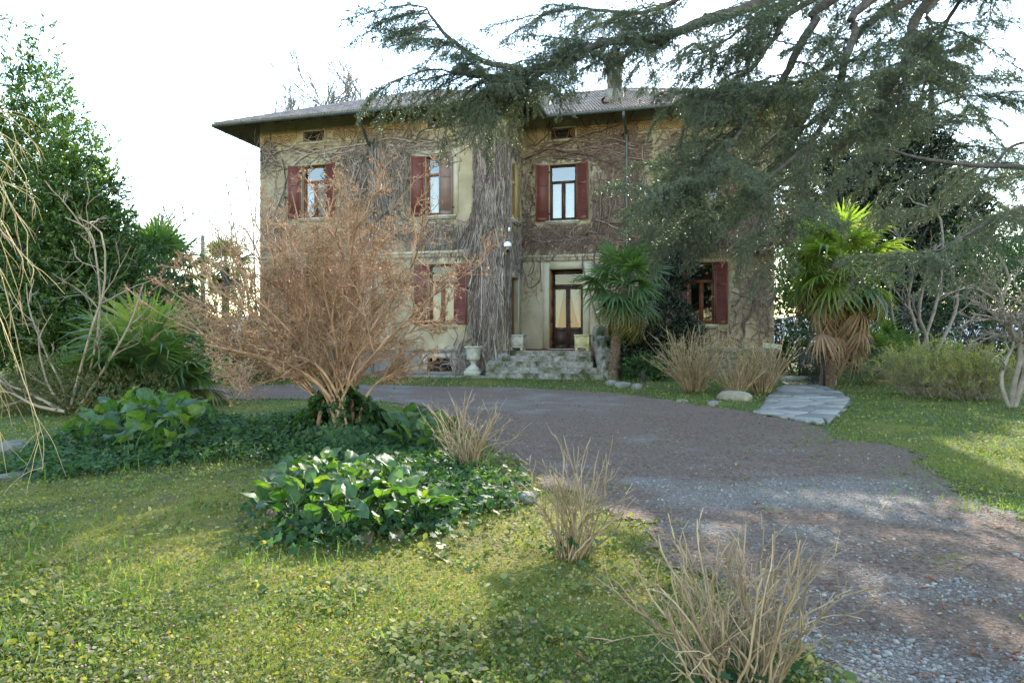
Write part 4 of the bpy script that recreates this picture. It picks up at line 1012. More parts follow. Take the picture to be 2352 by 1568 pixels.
# ------------------------------------------------------------------ bare creeper on the walls (villa coordinates)
def holes(lst, pad=.04): return [(a - pad, b + pad, c - pad, d + pad) for a, b, c, d in [x[:4] for x in lst]]
def shut(o, n=.5): w = (o[1] - o[0]) / 2; return (o[0] - w * 1.0, o[1] + w * 1.0, o[2] - .1, o[3])
def creeper(name, label, regs, hl, v0, mat, umin, umax, trunks=(), parent_M=None, seed=1, leaves=60):
    r = np.random.default_rng(seed); mb = MB(); H = np.array(hl) if len(hl) else np.zeros((0, 4))
    for (u0, u1, z0, z1, n, L, mode, rad, thick) in regs:
        n4 = n * 3; u = r.uniform(u0, u1, n4); z = r.uniform(z0, z1, n4); K = 14
        w8 = np.clip((vnoise(u * 1.1 + z * .35, z * .8, 1.1, seed + 40, 3) - .36) * 4, .04, 1) if mode in ('any', 'climb') else np.ones(n4); kp = np.where(r.random(n4) < w8)[0][:n]; u, z = u[kp], z[kp]; n = len(u)
        if mode == 'hang': ang = r.normal(-np.pi / 2, .22, n); wig = .20
        elif mode == 'climb': ang = r.normal(np.pi / 2, .45, n); wig = .30
        elif mode == 'side': ang = np.where(r.random(n) < .5, 0, np.pi) + r.normal(0, .35, n); wig = .32
        else: ang = r.uniform(0, 2 * np.pi, n); wig = .42
        sz = np.clip(np.exp(r.normal(-.15, .6, n)), .45, 3.4); ln = L * r.uniform(.5, 1.2, n) * sz ** .5; st = ln / (K - 1); P = np.zeros((n, K, 3)); alive = np.ones(n, bool); d = r.uniform(.012, thick, n) + .02 * (sz > 1.6)
        for k in range(K):
            ins = np.zeros(n, bool)
            for h in H: ins |= (u > h[0]) & (u < h[1]) & (z > h[2]) & (z < h[3])
            ins |= (u < umin) | (u > umax) | (z < .2) | (z > 10.3)
            if k == 0: ok0 = ~ins
            alive &= ~ins
            if k > 0:
                P[:, k] = np.where(alive[:, None], np.c_[u, -d, z], P[:, k - 1])
            else: P[:, 0] = np.c_[u, -d, z]
            ang = ang + r.normal(0, wig, n)
            if mode == 'hang': ang = ang * .8 + .2 * (-np.pi / 2)
            d = np.clip(d + r.normal(0, .012, n), .010, thick)
            u = u + np.where(alive, np.cos(ang) * st, 0); z = z + np.where(alive, np.sin(ang) * st, 0)
        good = ok0 & (np.linalg.norm(P[:, -1] - P[:, 0], axis=1) > .06)
        P = P[good]; P += r.normal(0, 1e-4, P.shape)
        R0 = rad * sz[good][:, None] * np.linspace(1, .45, K)[None]
        mb.tubes(P, R0, 3)
    for pts, r0, r1 in trunks:
        n = 40; P = catmull([(uof(px, v0), 0, zof(px, py, v0)) for px, py in pts], n); P[:, 1] = -.05 - .03 * np.sin(np.arange(n) * .7); P[:, 0] += .04 * np.sin(np.arange(n) * .9)
        mb.tubes(P, np.linspace(r0, r1, n), 7)
    o = mb.build('stems', mat)
    t = thing(name, label, 'vine', vloc(0, v0, 0), -YAW); o.parent = t
    if leaves:
        lf = MB(); k = leaves; rg = regs[r.integers(len(regs), size=k)] if False else [regs[i] for i in r.integers(len(regs), size=k)]
        P = np.array([[r.uniform(g[0], g[1]), -r.uniform(.05, .12), r.uniform(g[2], g[3])] for g in rg])
        tv = np.array([[0, 0, 0], [.05, .05, .01], [.11, 0, .0], [.05, -.05, .01]]); M = frames(rdir(k, r), rdir(k, r)); lf.scat(tv, [[0, 1, 2], [0, 2, 3]], M, P); lf.build('dried_leaves', MT['deadleaf'], t)
    return t
def UZ(px0, px1, y0, y1, v):
    pm = (px0 + px1) / 2; return (uof(px0, v), uof(px1, v), zof(pm, y1, v), zof(pm, y0, v))
WH = holes([shut(W1), W2, (W2[0] - .6, W2[0], W2[2], W2[3]), shut(W3), shut(W4)]) + [(W2[1], W2[1] + .75, W2[2] - .2, W2[3] + .25)] + [UZ(1046, 1088, 350, 470, -VP)]
regs = []
def rg(px0, px1, y0, y1, n, L, mode, rad=.008, thick=.07, v=-VP): regs.append((*UZ(px0, px1, y0, y1, v), n, L, mode, rad, thick))
rg(598, 1165, 318, 372, 347, .8, 'any', 0.0106); rg(598, 1165, 322, 370, 300, 1.5, 'side', .010); rg(598, 1165, 262, 320, 130, .9, 'climb', .004, .03)
rg(598, 690, 330, 560, 208, .9, 'any', 0.0097); rg(780, 945, 340, 560, 347, .9, 'any', 0.0097); rg(780, 945, 330, 420, 285, 1.6, 'hang', 0.0096)
rg(840, 880, 300, 400, 176, 2.4, 'hang', 0.0108, .12)
rg(598, 980, 540, 780, 301, .9, 'any', 0.0097); rg(700, 980, 500, 560, 204, .8, 'hang', 0.0072)
rg(960, 1165, 505, 560, 612, .9, 'hang', 0.0084); rg(960, 1165, 500, 540, 115, .7, 'any', 0.0097)
rg(1090, 1166, 290, 360, 714, 3.2, 'hang', 0.0120, .16); rg(1085, 1166, 360, 560, 1224, 2.6, 'hang', 0.0108, .18); rg(1095, 1166, 560, 700, 714, 2.2, 'hang', 0.0108, .18); rg(1075, 1166, 300, 560, 115, .8, 'any', 0.0097)
rg(1072, 1166, 600, 800, 208, .9, 'any', 0.0097); rg(1040, 1166, 780, 850, 97, .7, 'any', 0.0114, .12); rg(1040, 1075, 800, 850, 150, .6, 'climb', .010, .12)
rg(600, 1165, 318, 560, 90, 2.6, 'side', .016, .14); rg(600, 1165, 330, 560, 60, 2.4, 'hang', .016, .14); rg(1085, 1166, 300, 640, 135, 3.2, 'hang', .018, .24)
creeper('climbing_vine', 'dense bare grey creeper hanging over the projecting left wing', regs, WH, -VP, MT['vine'], UL, UI,
        trunks=[([(1160, 320), (1090, 330), (1010, 370), (960, 330), (880, 320), (800, 350), (740, 355), (690, 395)], .035, .012), ([(1120, 855), (1110, 780), (1125, 650), (1110, 520), (1130, 400), (1150, 320)], .06, .03), ([(1140, 850), (1135, 700), (1150, 560), (1140, 430), (1120, 340), (1060, 300)], .05, .018),
                ([(1055, 855), (1060, 800), (1090, 760), (1110, 660)], .05, .03), ([(640, 860), (650, 700), (625, 560), (650, 440), (700, 360), (850, 330)], .05, .02), ([(852, 360), (800, 372), (740, 400)], .022, .012), ([(1020, 345), (1060, 368), (1020, 372), (990, 350)], .02, .015)], seed=4)
# edge fringe on the wing's left corner
regs = []; rg(594, 604, 345, 700, 97, .5, 'any', 0.0097, .12)
MH = holes([shut(W5), shut(W6), shut(W7), DR]) + [(DR[0] - .35, DR[1] + .35, PL, DR[3] + .3), (uof(1200, 0), uof(1262, 0), PL, 2.6)]
regs = []; v_ = 0
rg(1215, 1500, 318, 378, 393, .9, 'any', 0.0106, .07, 0); rg(1215, 1500, 318, 372, 260, 1.4, 'side', .009, .07, 0); rg(1200, 1440, 262, 320, 110, .9, 'climb', .004, .03, 0)
rg(1345, 1480, 370, 520, 393, .9, 'any', 0.0097, .07, 0); rg(1345, 1480, 370, 480, 238, 1.4, 'hang', 0.0084, .08, 0); rg(1199, 1230, 340, 520, 115, .9, 'any', 0.0097, .06, 0)
rg(1199, 1500, 508, 560, 347, .8, 'any', 0.0106, .10, 0); rg(1199, 1500, 510, 550, 408, .9, 'hang', 0.0084, .10, 0); rg(1199, 1500, 535, 560, 260, 1.4, 'side', .010, .10, 0)
rg(1199, 1262, 560, 690, 88, .9, 'any', 0.0054, .03, 0); rg(1262, 1345, 560, 610, 54, .8, 'any', 0.0068, .04, 0); rg(1340, 1480, 560, 760, 97, .9, 'any', 0.0082, .05, 0)
rg(1205, 1500, 318, 380, 40, 2.4, 'side', .016, .13, 0); rg(1345, 1490, 330, 520, 40, 2.2, 'hang', .015, .13, 0); rg(1200, 1500, 505, 560, 46, 2.2, 'side', .016, .14, 0)
creeper('climbing_vine', 'bare brown creeper around the front door and the window above it', regs, MH, 0, MT['vine_brown'], UI, uof(1500, 0),
        trunks=[([(1205, 440), (1218, 380), (1250, 350), (1330, 345), (1420, 330), (1490, 320)], .035, .015), ([(1390, 790), (1370, 720), (1345, 640), (1335, 580), (1300, 560), (1250, 575), (1240, 640), (1215, 660), (1200, 610)], .03, .014), ([(1410, 860), (1400, 740), (1420, 600), (1400, 480), (1410, 380)], .045, .02)], seed=5)
regs = []
rg(1500, 1778, 300, 480, 347, .9, 'any', 0.0106, .07, 0); rg(1560, 1778, 320, 360, 260, 1.4, 'side', .009, .07, 0)
rg(1660, 1778, 560, 800, 265, 1.0, 'any', 0.0089, .05, 0); rg(1500, 1660, 560, 800, 84, .9, 'any', 0.0068, .05, 0); rg(1640, 1778, 640, 790, 120, 1.6, 'climb', .010, .06, 0); rg(1730, 1778, 290, 560, 97, 1.2, 'any', 0.0114, .12, 0); rg(1640, 1775, 790, 862, 40, .8, 'any', 0.0095, .1, 0)
creeper('climbing_vine', 'tangled brown creeper stems on the right end wall by the sign', regs, MH, -.004, MT['vine_brown'], uof(1500, 0), UR + .08,
        trunks=[([(1690, 860), (1705, 800), (1710, 740), (1740, 690), (1776, 660)], .055, .03), ([(1705, 800), (1660, 760), (1620, 780)], .035, .015), ([(1712, 735), (1700, 680), (1690, 620), (1705, 580)], .028, .012), ([(1730, 850), (1745, 760), (1735, 680), (1760, 600)], .03, .014)], seed=6)
# creeper draped over the balcony edge
regs = [(b0, b1_ + .1, bz - .1, bt + .06, 900, .8, 'any', .0065, .14), (b0, b1_ + .1, bz + .3, bt + .05, 300, .9, 'hang', .007, .14)]
creeper('climbing_vine', 'dead brown creeper draped over the balcony parapet', regs, [], -1.40, MT['vine_brown'], b0 - .1, b1_ + .2, seed=7, leaves=30)
# wall of the return side
regs = [(.0, 2.3, 7.0, 9.6, 420, 1.2, 'any', .006, .06), (.0, 2.3, 4.2, 5.6, 420, 1.0, 'any', .006, .06), (.0, .5, 1.4, 9, 500, 1.6, 'hang', .008, .10)]
t = creeper('climbing_vine', 'thin bare creeper on the side wall above the porch', regs, holes([RD, RW], .1), 0, MT['vine'], 0, VP, seed=9, leaves=10)
t.location = vloc(UI, -VP, 0); t.rotation_euler = (0, 0, R(90) - YAW)
# ------------------------------------------------------------------ vegetation helpers
LENS_V = np.array([[0, 0, 0], [.35, .5, .06], [.35, -.5, .06], [.75, .42, .03], [.75, -.42, .03], [1, 0, -.08], [.35, 0, 0], [.75, 0, -.03]])
LENS_T = np.array([[0, 6, 1], [0, 2, 6], [1, 6, 3], [6, 7, 3], [6, 2, 7], [2, 4, 7], [3, 7, 5], [7, 4, 5]])
LEAF4_V = np.array([[0, 0, 0], [.5, .5, .10], [.5, -.5, .10], [1, 0, -.05]])
LEAF4_T = np.array([[0, 3, 1], [0, 2, 3]])

def shoots(mb, S, D, L, nl, size, wid, r, m=0, tv=LEAF4_V, tt=LEAF4_T, tip=True, open_=.9):
    """leafy shoots: nl leaves spiralling along each shoot"""
    N = len(S); t = np.tile(np.linspace(.25, 1, nl), N); pi = np.repeat(np.arange(N), nl)
    P = S[pi] + D[pi] * (L[pi] * t)[:, None]
    rd = rdir(N * nl, r); T = D[pi]; rd = unit(rd - (rd * T).sum(1, keepdims=True) * T)
    a = (open_ * (1.15 - .55 * t) * r.uniform(.8, 1.2, len(t)))[:, None]
    X = T * np.cos(a) + rd * np.sin(a); Zh = T * np.sin(a) - rd * np.cos(a) + .35 * np.array([0, 0, 1]) + .25 * r.normal(size=T.shape)
    M = frames(X, Zh); s = size * r.uniform(.7, 1.25, len(t)); M = M * s[:, None, None]; M[:, :, 1] *= wid
    mb.scat(tv, tt, M, P, m)

def leafy_crown(r, blobs, n, per, size, wid, shoot_len, up=.5, shell=.55, open_=.9):
    """blobs: (centre, radii) ellipsoids; shoots point outward / up. n shoots overall"""
    vol = np.array([b[1][0] * b[1][1] * b[1][2] for b in blobs]) ** (2 / 3.); cnt = (n * vol / vol.sum()).astype(int)
    mb = MB()
    for (c, rad), k in zip(blobs, cnt):
        d = rdir(k, r); rr_ = r.uniform(shell ** 3, 1, k) ** (1 / 3.)
        lump = .80 + .42 * vnoise(d[:, 0] * 2.3 + c[0], d[:, 2] * 2.3 + d[:, 1] * 1.7 + c[2], 1.6, 5, 2)
        S = np.array(c) + d * np.array(rad) * (rr_ * lump)[:, None]
        D = unit(d * np.array([1, 1, .6]) + np.array([0, 0, up]) + .45 * r.normal(size=d.shape))
        shoots(mb, S, D, shoot_len * r.uniform(.6, 1.3, k), per, size, wid, r, open_=open_)
    return mb

def stem_skel(r, base, h, r0, n=3, spread=.25, K=8):
    S = np.repeat(np.array(base)[None], n, 0) + r.normal(size=(n, 3)) * [.12, .12, 0]
    D = np.c_[r.normal(0, spread, (n, 2)), np.ones(n)]
    return walk(S, D, np.full(n, h) * r.uniform(.75, 1, n), K, .12, -.04, r=r)

def evergreen(name, label, base, blobs, n, mat, size=.10, wid=.36, per=9, shoot=.28, trunk_h=2., trunk_r=.12, ntr=3, seed=1, cat='tree', group=None, up=.5, shell=.55, open_=.9, trunkmat='bark'):
    r = np.random.default_rng(seed); t = thing(name, label, cat, tuple(base), 0, group); b = np.array(base)
    mb = leafy_crown(r, [(np.array(c) - b, rad) for c, rad in blobs], n, per, size, wid, shoot, up, shell, open_)
    mb.build('crown' if cat == 'tree' else 'foliage', mat, t)
    P = stem_skel(r, (0, 0, -.1), trunk_h, trunk_r, ntr); mb = MB(); mb.tubes(P, trunk_r * np.linspace(1, .3, 8)[None] * np.ones((ntr, 1)), 7)
    ch, tt, pi = sprout(P, 7, .3, 1, .5, .8, 5, .2, -.02, r=r); mb.tubes(ch, np.linspace(.4, .1, 5)[None] * trunk_r * np.ones((len(ch), 1)), 5)
    mb.build('trunk' if cat == 'tree' else 'stems', MT[trunkmat], t)
    return t

# ---- laurels on the left
def spire(px, ytop, Y, base_y, rad, k=6):
    """stack of ellipsoids making one pointed leader"""
    top = at(px, ytop, Y)[2]; z0 = base_y; x = at(px, 0, Y)[0]; out = []
    for i in range(k):
        f = i / (k - 1); z = z0 + (top - z0) * (f * .93); rr_ = rad * (1 - f) ** .75 + .22
        out.append(((x, Y, z), (rr_, rr_, (top - z0) / k * .95)))
    return out
evergreen('laurel_tree', 'tallest bright green laurel tree with twin pointed tops at the left edge', (-14.2, 20.2, .1), spire(36, 80, 20, 2., 2.2) + spire(100, 92, 20.4, 3.2, 1.8) + [((-15, 20, 3.), (2.1, 1.9, 2.6)), ((-14.3, 19.6, 1.6), (2.2, 1.4, 1.6))], 8200, MT['laurel'], .145, .34, 9, .34, 5, .13, 4, 21, shell=.5, group='laurels at the left')
evergreen('laurel_tree', 'broad laurel tree with stepped tops right of the tallest laurel', (-12.4, 19.4, .1), spire(175, 245, 19.4, 2.4, 1.4) + spire(140, 300, 19.1, 2, 1.4) + spire(215, 330, 19.6, 1.8, 1.15) + spire(250, 365, 20, 1.6, .95) + [((-12.1, 19.2, 2.2), (1.9, 1.5, 2.2))], 6800, MT['laurel'], .14, .34, 9, .32, 4, .10, 4, 22, shell=.5, group='laurels at the left')
evergreen('laurel_bush', 'small leaved laurel bush between the laurels and the far palm', (-11.2, 22.5, .15), [((-12.2, 22.5, 2.2), (1.6, 1.2, 1.9)), ((-10.3, 20.3, 1.7), (1.5, 1.1, 1.5)), ((-11.2, 20.5, 3.6), (.9, .8, 1.0))], 2300, MT['shrub'], .10, .38, 8, .26, 2.5, .06, 4, 23, cat='bush')
evergreen('hedge_bush', 'dark evergreen bush behind the bare orange shrub', (-9.0, 22.5, .2), [((-9.2, 22.5, 1.5), (1.9, 1.1, 1.5)), ((-7.6, 23, 1.2), (1.4, 1., 1.2))], 1500, MT['shrub'], .10, .4, 8, .26, 2, .06, 4, 24, cat='bush')
evergreen('hedge_bush', 'low far hedge bush left of the villa corner', (-14.5, 30, .2), [((-15, 30, 1.8), (2.6, 1.2, 1.9)), ((-12, 31, 1.6), (2.2, 1.2, 1.6))], 1500, MT['shrub'], .12, .4, 8, .3, 2, .06, 4, 25, cat='bush')
evergreen('azalea_mound', 'low rounded azalea mound with bronze leaves left of the fan palm', (-8.7, 14.3, .1), [((-9.1, 14.3, .45), (1.5, 1.0, .75)), ((-8.2, 14.0, .38), (1.2, .9, .62)), ((-10.2, 14.2, .3), (.9, .8, .5))], 4200, MT['azalea'], .05, .45, 8, .11, .6, .02, 8, 26, cat='bush', shell=.75)

# ---- bare trees / shrubs
def bare(name, label, base, stems, mat, levels, r0, seed, cat='tree', group=None, K0=9, extra=None, lift=0.):
    """stems: list of polylines (world) ; levels: list of (n, t0, t1, len, ang, wig, grav, K)"""
    r = np.random.default_rng(seed); t = thing(name, label, cat, tuple(base), 0, group); b = np.array(base)
    P = np.stack([catmull(np.array(s) - b, 12) for s in stems]); mb = MB()
    mb.tubes(P, r0 * np.linspace(1, .32, 12)[None] * r.uniform(.7, 1.1, (len(P), 1)), 7)
    mb.build('trunk' if cat == 'tree' else 'stems', mat, t); rad = r0 * .42; cur = P; last = None; mb = MB()
    for (n, t0, t1, L_, ang, wig, grav, K) in levels:
        cur, tt, pi = sprout(cur, n, t0, t1, L_, ang, K, wig, grav, r=r, lift=lift); lift *= .6
        mb.tubes(cur, rad * np.linspace(1, .4, K)[None] * r.uniform(.6, 1.1, (len(cur), 1)), 4 if rad > .012 else 3); rad *= .55; rad = max(rad, .0025)
    mb.build('crown' if cat == 'tree' else 'twigs', mat, t)
    return t, cur, b, r

# the big orange-brown bare shrub
B = gp(775, 995); base = (B[0], B[1], B[2])
tips = [(575, 490), (670, 440), (750, 480), (830, 435), (910, 455), (1000, 530), (465, 580), (1045, 630), (425, 690), (1030, 740), (430, 620), (470, 790), (520, 860), (980, 840), (590, 800), (400, 740), (700, 560), (860, 580), (560, 560), (910, 660), (780, 640), (640, 650), (435, 680)]
stems = []
rb = np.random.default_rng(77)
for i, (px, py) in enumerate(tips):
    Yt = B[1] + rb.uniform(-1.5, 1.5); e = at(px, py, Yt); b0_ = np.array(base) + [rb.uniform(-.28, .32), rb.uniform(-.3, .3), -.05]
    mid = b0_ * .58 + e * .42; mid[2] += .35 + .30 * rb.random(); m1 = b0_ * .88 + e * .12; m1[2] += .42
    stems.append([b0_, m1, mid, e])
t, cur, bb, r = bare('bare_shrub', 'large bare orange-brown shrub with fine twigs rising from the ivy', base, stems, MT['bark_orange'],
     [(10, .30, .97, .40, .65, .16, .0, 8), (10, .15, 1, .42, .8, .2, .02, 6), (7, .12, 1, .40, .9, .22, .01, 5), (2, .1, 1, .5, .9, .2, 0, 3)], .032, 31, cat='shrub', lift=.3)
# seed capsules and leaf remnants on the outer twigs
mb = MB(); k = 9000; sel = r.integers(len(cur), size=k); P = cur[sel, r.integers(1, 3, size=k)]; M = frames(rdir(k, r), rdir(k, r)) * (.016 * r.uniform(.6, 1.5, k))[:, None, None]
mb.scat(np.array([[-.6, 0, 0], [0, .5, .3], [.9, 0, 0], [0, -.5, .3]]), [[0, 2, 1], [0, 3, 2]], M, P); mb.build('seed_capsules', leafm('capsule', [(.26, .13, .06), (.38, .22, .11), (.48, .32, .18), (.34, .15, .05)], .8, .25, (1.3, 1.1, .8)), t)

# bare crooked shrub left, in front of the laurels
base = tuple(gp(150, 940)); b = np.array(base)
def pl(Y, *pts): return [at(x, y, Y) for x, y in pts]
bare('bare_shrub', 'bare crooked pale stemmed shrub in front of the left laurels', base, [pl(13.5, (155, 940), (140, 880), (110, 820), (70, 720), (60, 650)), pl(13.5, (160, 940), (190, 830), (215, 740), (240, 660), (235, 540), (180, 500)), pl(13.7, (175, 930), (215, 820), (230, 700), (222, 600), (205, 530), (150, 500)), pl(13.4, (160, 940), (120, 900), (100, 850), (90, 780), (120, 720)), pl(13.6, (185, 930), (250, 830), (300, 740), (330, 650)), pl(13.4, (140, 940), (60, 900), (10, 880), (-40, 850)), pl(13.3, (150, 945), (80, 930), (20, 900), (-30, 905))],
     MT['bark_pale'], [(5, .2, .95, .4, .7, .2, .0, 6), (4, .2, 1, .45, .7, .2, 0, 5), (3, .2, 1, .5, .6, .2, 0, 4)], .035, 32, cat='shrub')
# hanging willow-like twigs at the left frame edge
base = tuple(gp(-420, 1150)); Yw = 6.6
r = np.random.default_rng(41); t = thing('weeping_shrub', 'pale yellow weeping twigs hanging in at the left frame edge', 'shrub', base); b = np.array(base)
mb = MB(); tr = catmull([b * 0 + [0, 0, -.1], [.1, .3, 1.2], [.5, .3, 2.6], [.9, .2, 3.6]], 14); mb.tubes(tr, np.linspace(.09, .04, 14), 8); mb.build('stems', MT['bark_pale'], t)
ends = [(120, 480), (118, 640), (75, 700), (40, 560), (140, 1000), (60, 520), (95, 430), (20, 760), (130, 360), (50, 1180), (85, 620), (15, 600), (105, 300), (150, 1080), (30, 400), (70, 900), (100, 560), (10, 900), (5, 480), (-20, 700), (60, 340)]
W = []
for (x, y) in ends[::2] + ends[1::4]:
    x = x * .7 - 8
    Ye = Yw + r.uniform(-.8, .8); e = at(x, y, Ye) - b; top = tr[-1 - r.integers(5)]; mid = top * .45 + e * .55; mid[2] += .55 * r.random() + .3
    W.append(catmull([top, mid, e * .93 + mid * .07 + [0, 0, .12], e], 16))
W = np.array(W); mb = MB(); mb.tubes(W, np.linspace(.006, .002, 16), 5)
ch, _, _ = sprout(W, 6, .3, .95, .22, .5, 8, .1, .12, r=r); mb.tubes(ch, np.linspace(.0035, .0016, 8), 4); mb.build('twigs', surf('twig_yellow', [(.3, (.30, .22, .10)), (.7, (.50, .38, .18))], 6, .7, 0, island=.25), t)

# far bare trees behind the roof and left of the villa, far conifers
def far_tree(px, ytop, Y, w, seed, label):
    p = at(px, ytop, Y); h = p[2]; base = (p[0], Y, 0); r = np.random.default_rng(seed)
    st = [[np.array(base), np.array(base) + [r.normal(0, .1) * w, 0, h * .4], np.array(base) + [r.normal(0, .3) * w, r.normal(0, .3), h * .75], np.array(base) + [r.normal(0, .45) * w, r.normal(0, .5), h * r.uniform(.85, 1)]] for _ in range(4)]
    bare('bare_tree', label, base, st, MT['twig_grey'], [(9, .4, .98, .28, .6, .12, -.06, 6), (7, .2, 1, .4, .55, .15, -.05, 5), (5, .2, 1, .45, .5, .15, -.03, 4)], .12, seed, group='bare trees behind the villa')
far_tree(728, 150, 46, 2.2, 51, 'slender bare tree top showing highest above the villa roof')
far_tree(830, 195, 47, 3.0, 52, 'bushy bare tree top above the roof right of the slender one')
far_tree(672, 255, 45, 2.0, 53, 'low bare twig tops just above the left roof slope')
base = tuple(np.append(at(610, 0, 27.5)[:2], .15)); Yl = 27.
bare('bare_tree', 'bare grey tree leaning out left of the villa corner', base, [pl(Yl, (600, 860), (575, 700), (545, 560), (520, 420)), pl(Yl, (598, 860), (585, 650), (580, 500), (560, 380)), pl(Yl, (590, 860), (560, 640), (510, 560), (490, 480)), pl(Yl, (596, 860), (560, 720), (520, 640), (490, 600))], MT['twig_grey'], [(8, .35, .98, .32, .6, .15, -.05, 6), (6, .2, 1, .42, .6, .15, -.03, 5), (4, .2, 1, .5, .6, .15, 0, 4)], .05, 54)
def far_conifer(px, ytop, Y, w, seed, label):
    p = at(px, ytop, Y); r = np.random.default_rng(seed); t = thing('far_conifer', label, 'tree', (p[0], Y, 0)); h = p[2]; mb = MB()
    mb.tubes(np.array([[0, 0, 0], [0, 0, h]]), np.array([.15, .02]), 6); mb.build('trunk', MT['bark'], t); mb = MB()
    n = 420; z = h * (1 - r.random(n) ** .8 * .75); a = r.uniform(0, 6.28, n); L_ = w * (1.02 - z / h) * 1.4 + .15; S = np.c_[np.zeros((n, 2)), z]; D = np.c_[np.cos(a), np.sin(a), np.full(n, -.1)]
    P = walk(S, D, L_ * r.uniform(.4, 1, n), 5, .15, .03, r=r); mb.tubes(P, np.linspace(.02, .006, 5), 3)
    k = 5000; s2 = r.integers(n, size=k); P2 = P[s2, r.integers(1, 5, size=k)] + r.normal(size=(k, 3)) * .06; M = frames(rdir(k, r), rdir(k, r)) * .14; mb.scat(LEAF4_V * [1, .35, 1], LEAF4_T, M, P2); mb.build('crown', MT['cedar'], t)
far_conifer(312, 485, 55, 2.2, 61, 'distant thin conifer left of the far palm')
far_conifer(378, 515, 60, 1.8, 62, 'distant blue conifer above the far palm')
far_tree(392, 480, 52, 1.2, 55, 'small bare tree top above the far palm')

# ---- palms
def frond_mesh(seed, mat, Lp=.75, L=.62, n=26, droop=.5, dead=False, spread=150):
    r = np.random.default_rng(seed); mb = MB(); K = 6
    t = np.linspace(0, 1, 7); P = np.stack([t * Lp, 0 * t, -.10 * t * t * Lp], -1); mb.tubes(P, np.linspace(.016, .008, 7), 4)
    c = P[-1]; A = np.radians(np.linspace(-spread, spread, n))
    for a in A:
        l = L * (1 - .22 * (abs(a) / 2.6) ** 2) * r.uniform(.9, 1.06); s = np.linspace(0, 1, K); dr = droop * r.uniform(.5, 1.4); brk = r.uniform(.5, .9)
        if dead: a = a * .55 + r.normal(0, .18); dr = droop * r.uniform(.8, 1.8)
        x = s * l; zz = -dr * l * (s ** 2.2) * .55 + .10 * l * np.cos(a) * s * 0 - .10 * abs(a) / 2.6 * l * s
        if r.random() < .35: zz = zz - np.maximum(0, s - brk) * l * r.uniform(.5, 1.3); x = np.minimum(x, l * (brk + (1 - brk) * .6))
        w = (.018 + .034 * np.sin(np.pi * np.clip(s * .9 + .12, 0, 1)) ** 1.2) * np.clip((1.02 - s) * 3.5, .05, 1); 
        if dead: w *= .6
        d = np.array([math.cos(a), math.sin(a), 0]); q = np.array([-d[1], d[0], 0]); fold = .45
        ctr = c + d[None] * x[:, None] + np.array([0, 0, 1])[None] * zz[:, None]
        V = np.stack([ctr + q * w[:, None] * .5 + [0, 0, 1] * (w * fold * .5)[:, None], ctr, ctr - q * w[:, None] * .5 + [0, 0, 1] * (w * fold * .5)[:, None]], 1).reshape(-1, 3)
        ix = np.arange(K * 3).reshape(K, 3); mb.add(V, np.stack([ix[:-1, :-1], ix[:-1, 1:], ix[1:, 1:], ix[1:, :-1]], -1).reshape(-1, 4))
    return mb.mesh('frond', mat)
FR = [frond_mesh(i, MT['palm'], .7, .64, 26, d) for i, d in enumerate((.25, .5, .8, 1.1))]
FB = [frond_mesh(i, MT['palm_sunlit'], .7, .64, 26, d) for i, d in enumerate((.25, .5, .8, 1.1))]  # fronds with the sunlight painted in, for the upper crown
FO = [frond_mesh(10 + i, MT['palm_old'], .7, .60, 30, d) for i, d in enumerate((.9, 1.2))]
FD = [frond_mesh(20 + i, MT['palm_dead'], .75, .55, 26, d, True) for i, d in enumerate((1.0, 1.4, .7))]
def palm(label, base, top, r0, nf, n_old, n_dead, seed, scale=1., skirt=.5, emin=-42, name='palm_tree', trunk=True, group='fan palms', lean=0, bright=0.):
    r = np.random.default_rng(seed); t = thing(name, label, 'palm', tuple(base), 0, group); b = np.array(base); h = np.array(top) - b
    if trunk:
        n = 40; s = np.linspace(0, 1, n); ctr = np.c_[h[0] * s + lean * np.sin(s * 3.14), h[1] * s, h[2] * s - .1 * (1 - s)]
        mb = MB(); mb.tubes(ctr, r0 * (1 + .25 * np.exp(-s * 10) + .08 * np.sin(np.arange(n) * 2.1) + .25 * s ** 3), 12)
        k = int(160 * h[2] / 3); tt = r.uniform(.1, 1, k); a = r.uniform(0, 6.28, k); S = np.c_[h[0] * tt + lean * np.sin(tt * 3.14) + r0 * .9 * np.cos(a), h[1] * tt + r0 * .9 * np.sin(a), h[2] * tt]; D = np.c_[np.cos(a), np.sin(a), r.uniform(-.3, 1.2, k)]
        mb.tubes(walk(S, D, r.uniform(.06, .2, k), 4, .2, .12, r=r), np.linspace(.012, .004, 4), 3); mb.build('trunk', MT['palm_trunk'], t)
    tot = nf + n_old + n_dead
    for i in range(tot):
        f = i / max(nf + n_old - 1, 1); az = i * 2.39996 + r.normal(0, .2)
        if i < nf + n_old:
            e = 82 - (82 - emin) * min(f, 1) ** .85 + r.normal(0, 7); me = (FB if f < bright else FR)[min(3, int(f * 4.2))] if i < nf else FO[r.integers(2)]; z = h[2] + .12 - .28 * f
        else:
            e = r.uniform(-80, -22); me = FD[r.integers(3)]; z = h[2] - .2 - r.uniform(0, skirt)
        o = link('frond', me, t); o.location = (h[0] * min(1, z / max(h[2], .1)), h[1] * min(1, z / max(h[2], .1)), z); o.rotation_euler = Euler((r.normal(0, .25), -R(e), az), 'XYZ'); sc = scale * r.uniform(.85, 1.12); o.scale = (sc, sc, sc)
    return t
PB = gp(1408, 872); palm('slender fan palm with brown fibrous trunk right of the front steps', PB, at(1437, 655, PB[1]), .17, 32, 9, 0, 71, 1.35, emin=-66, lean=-.08)
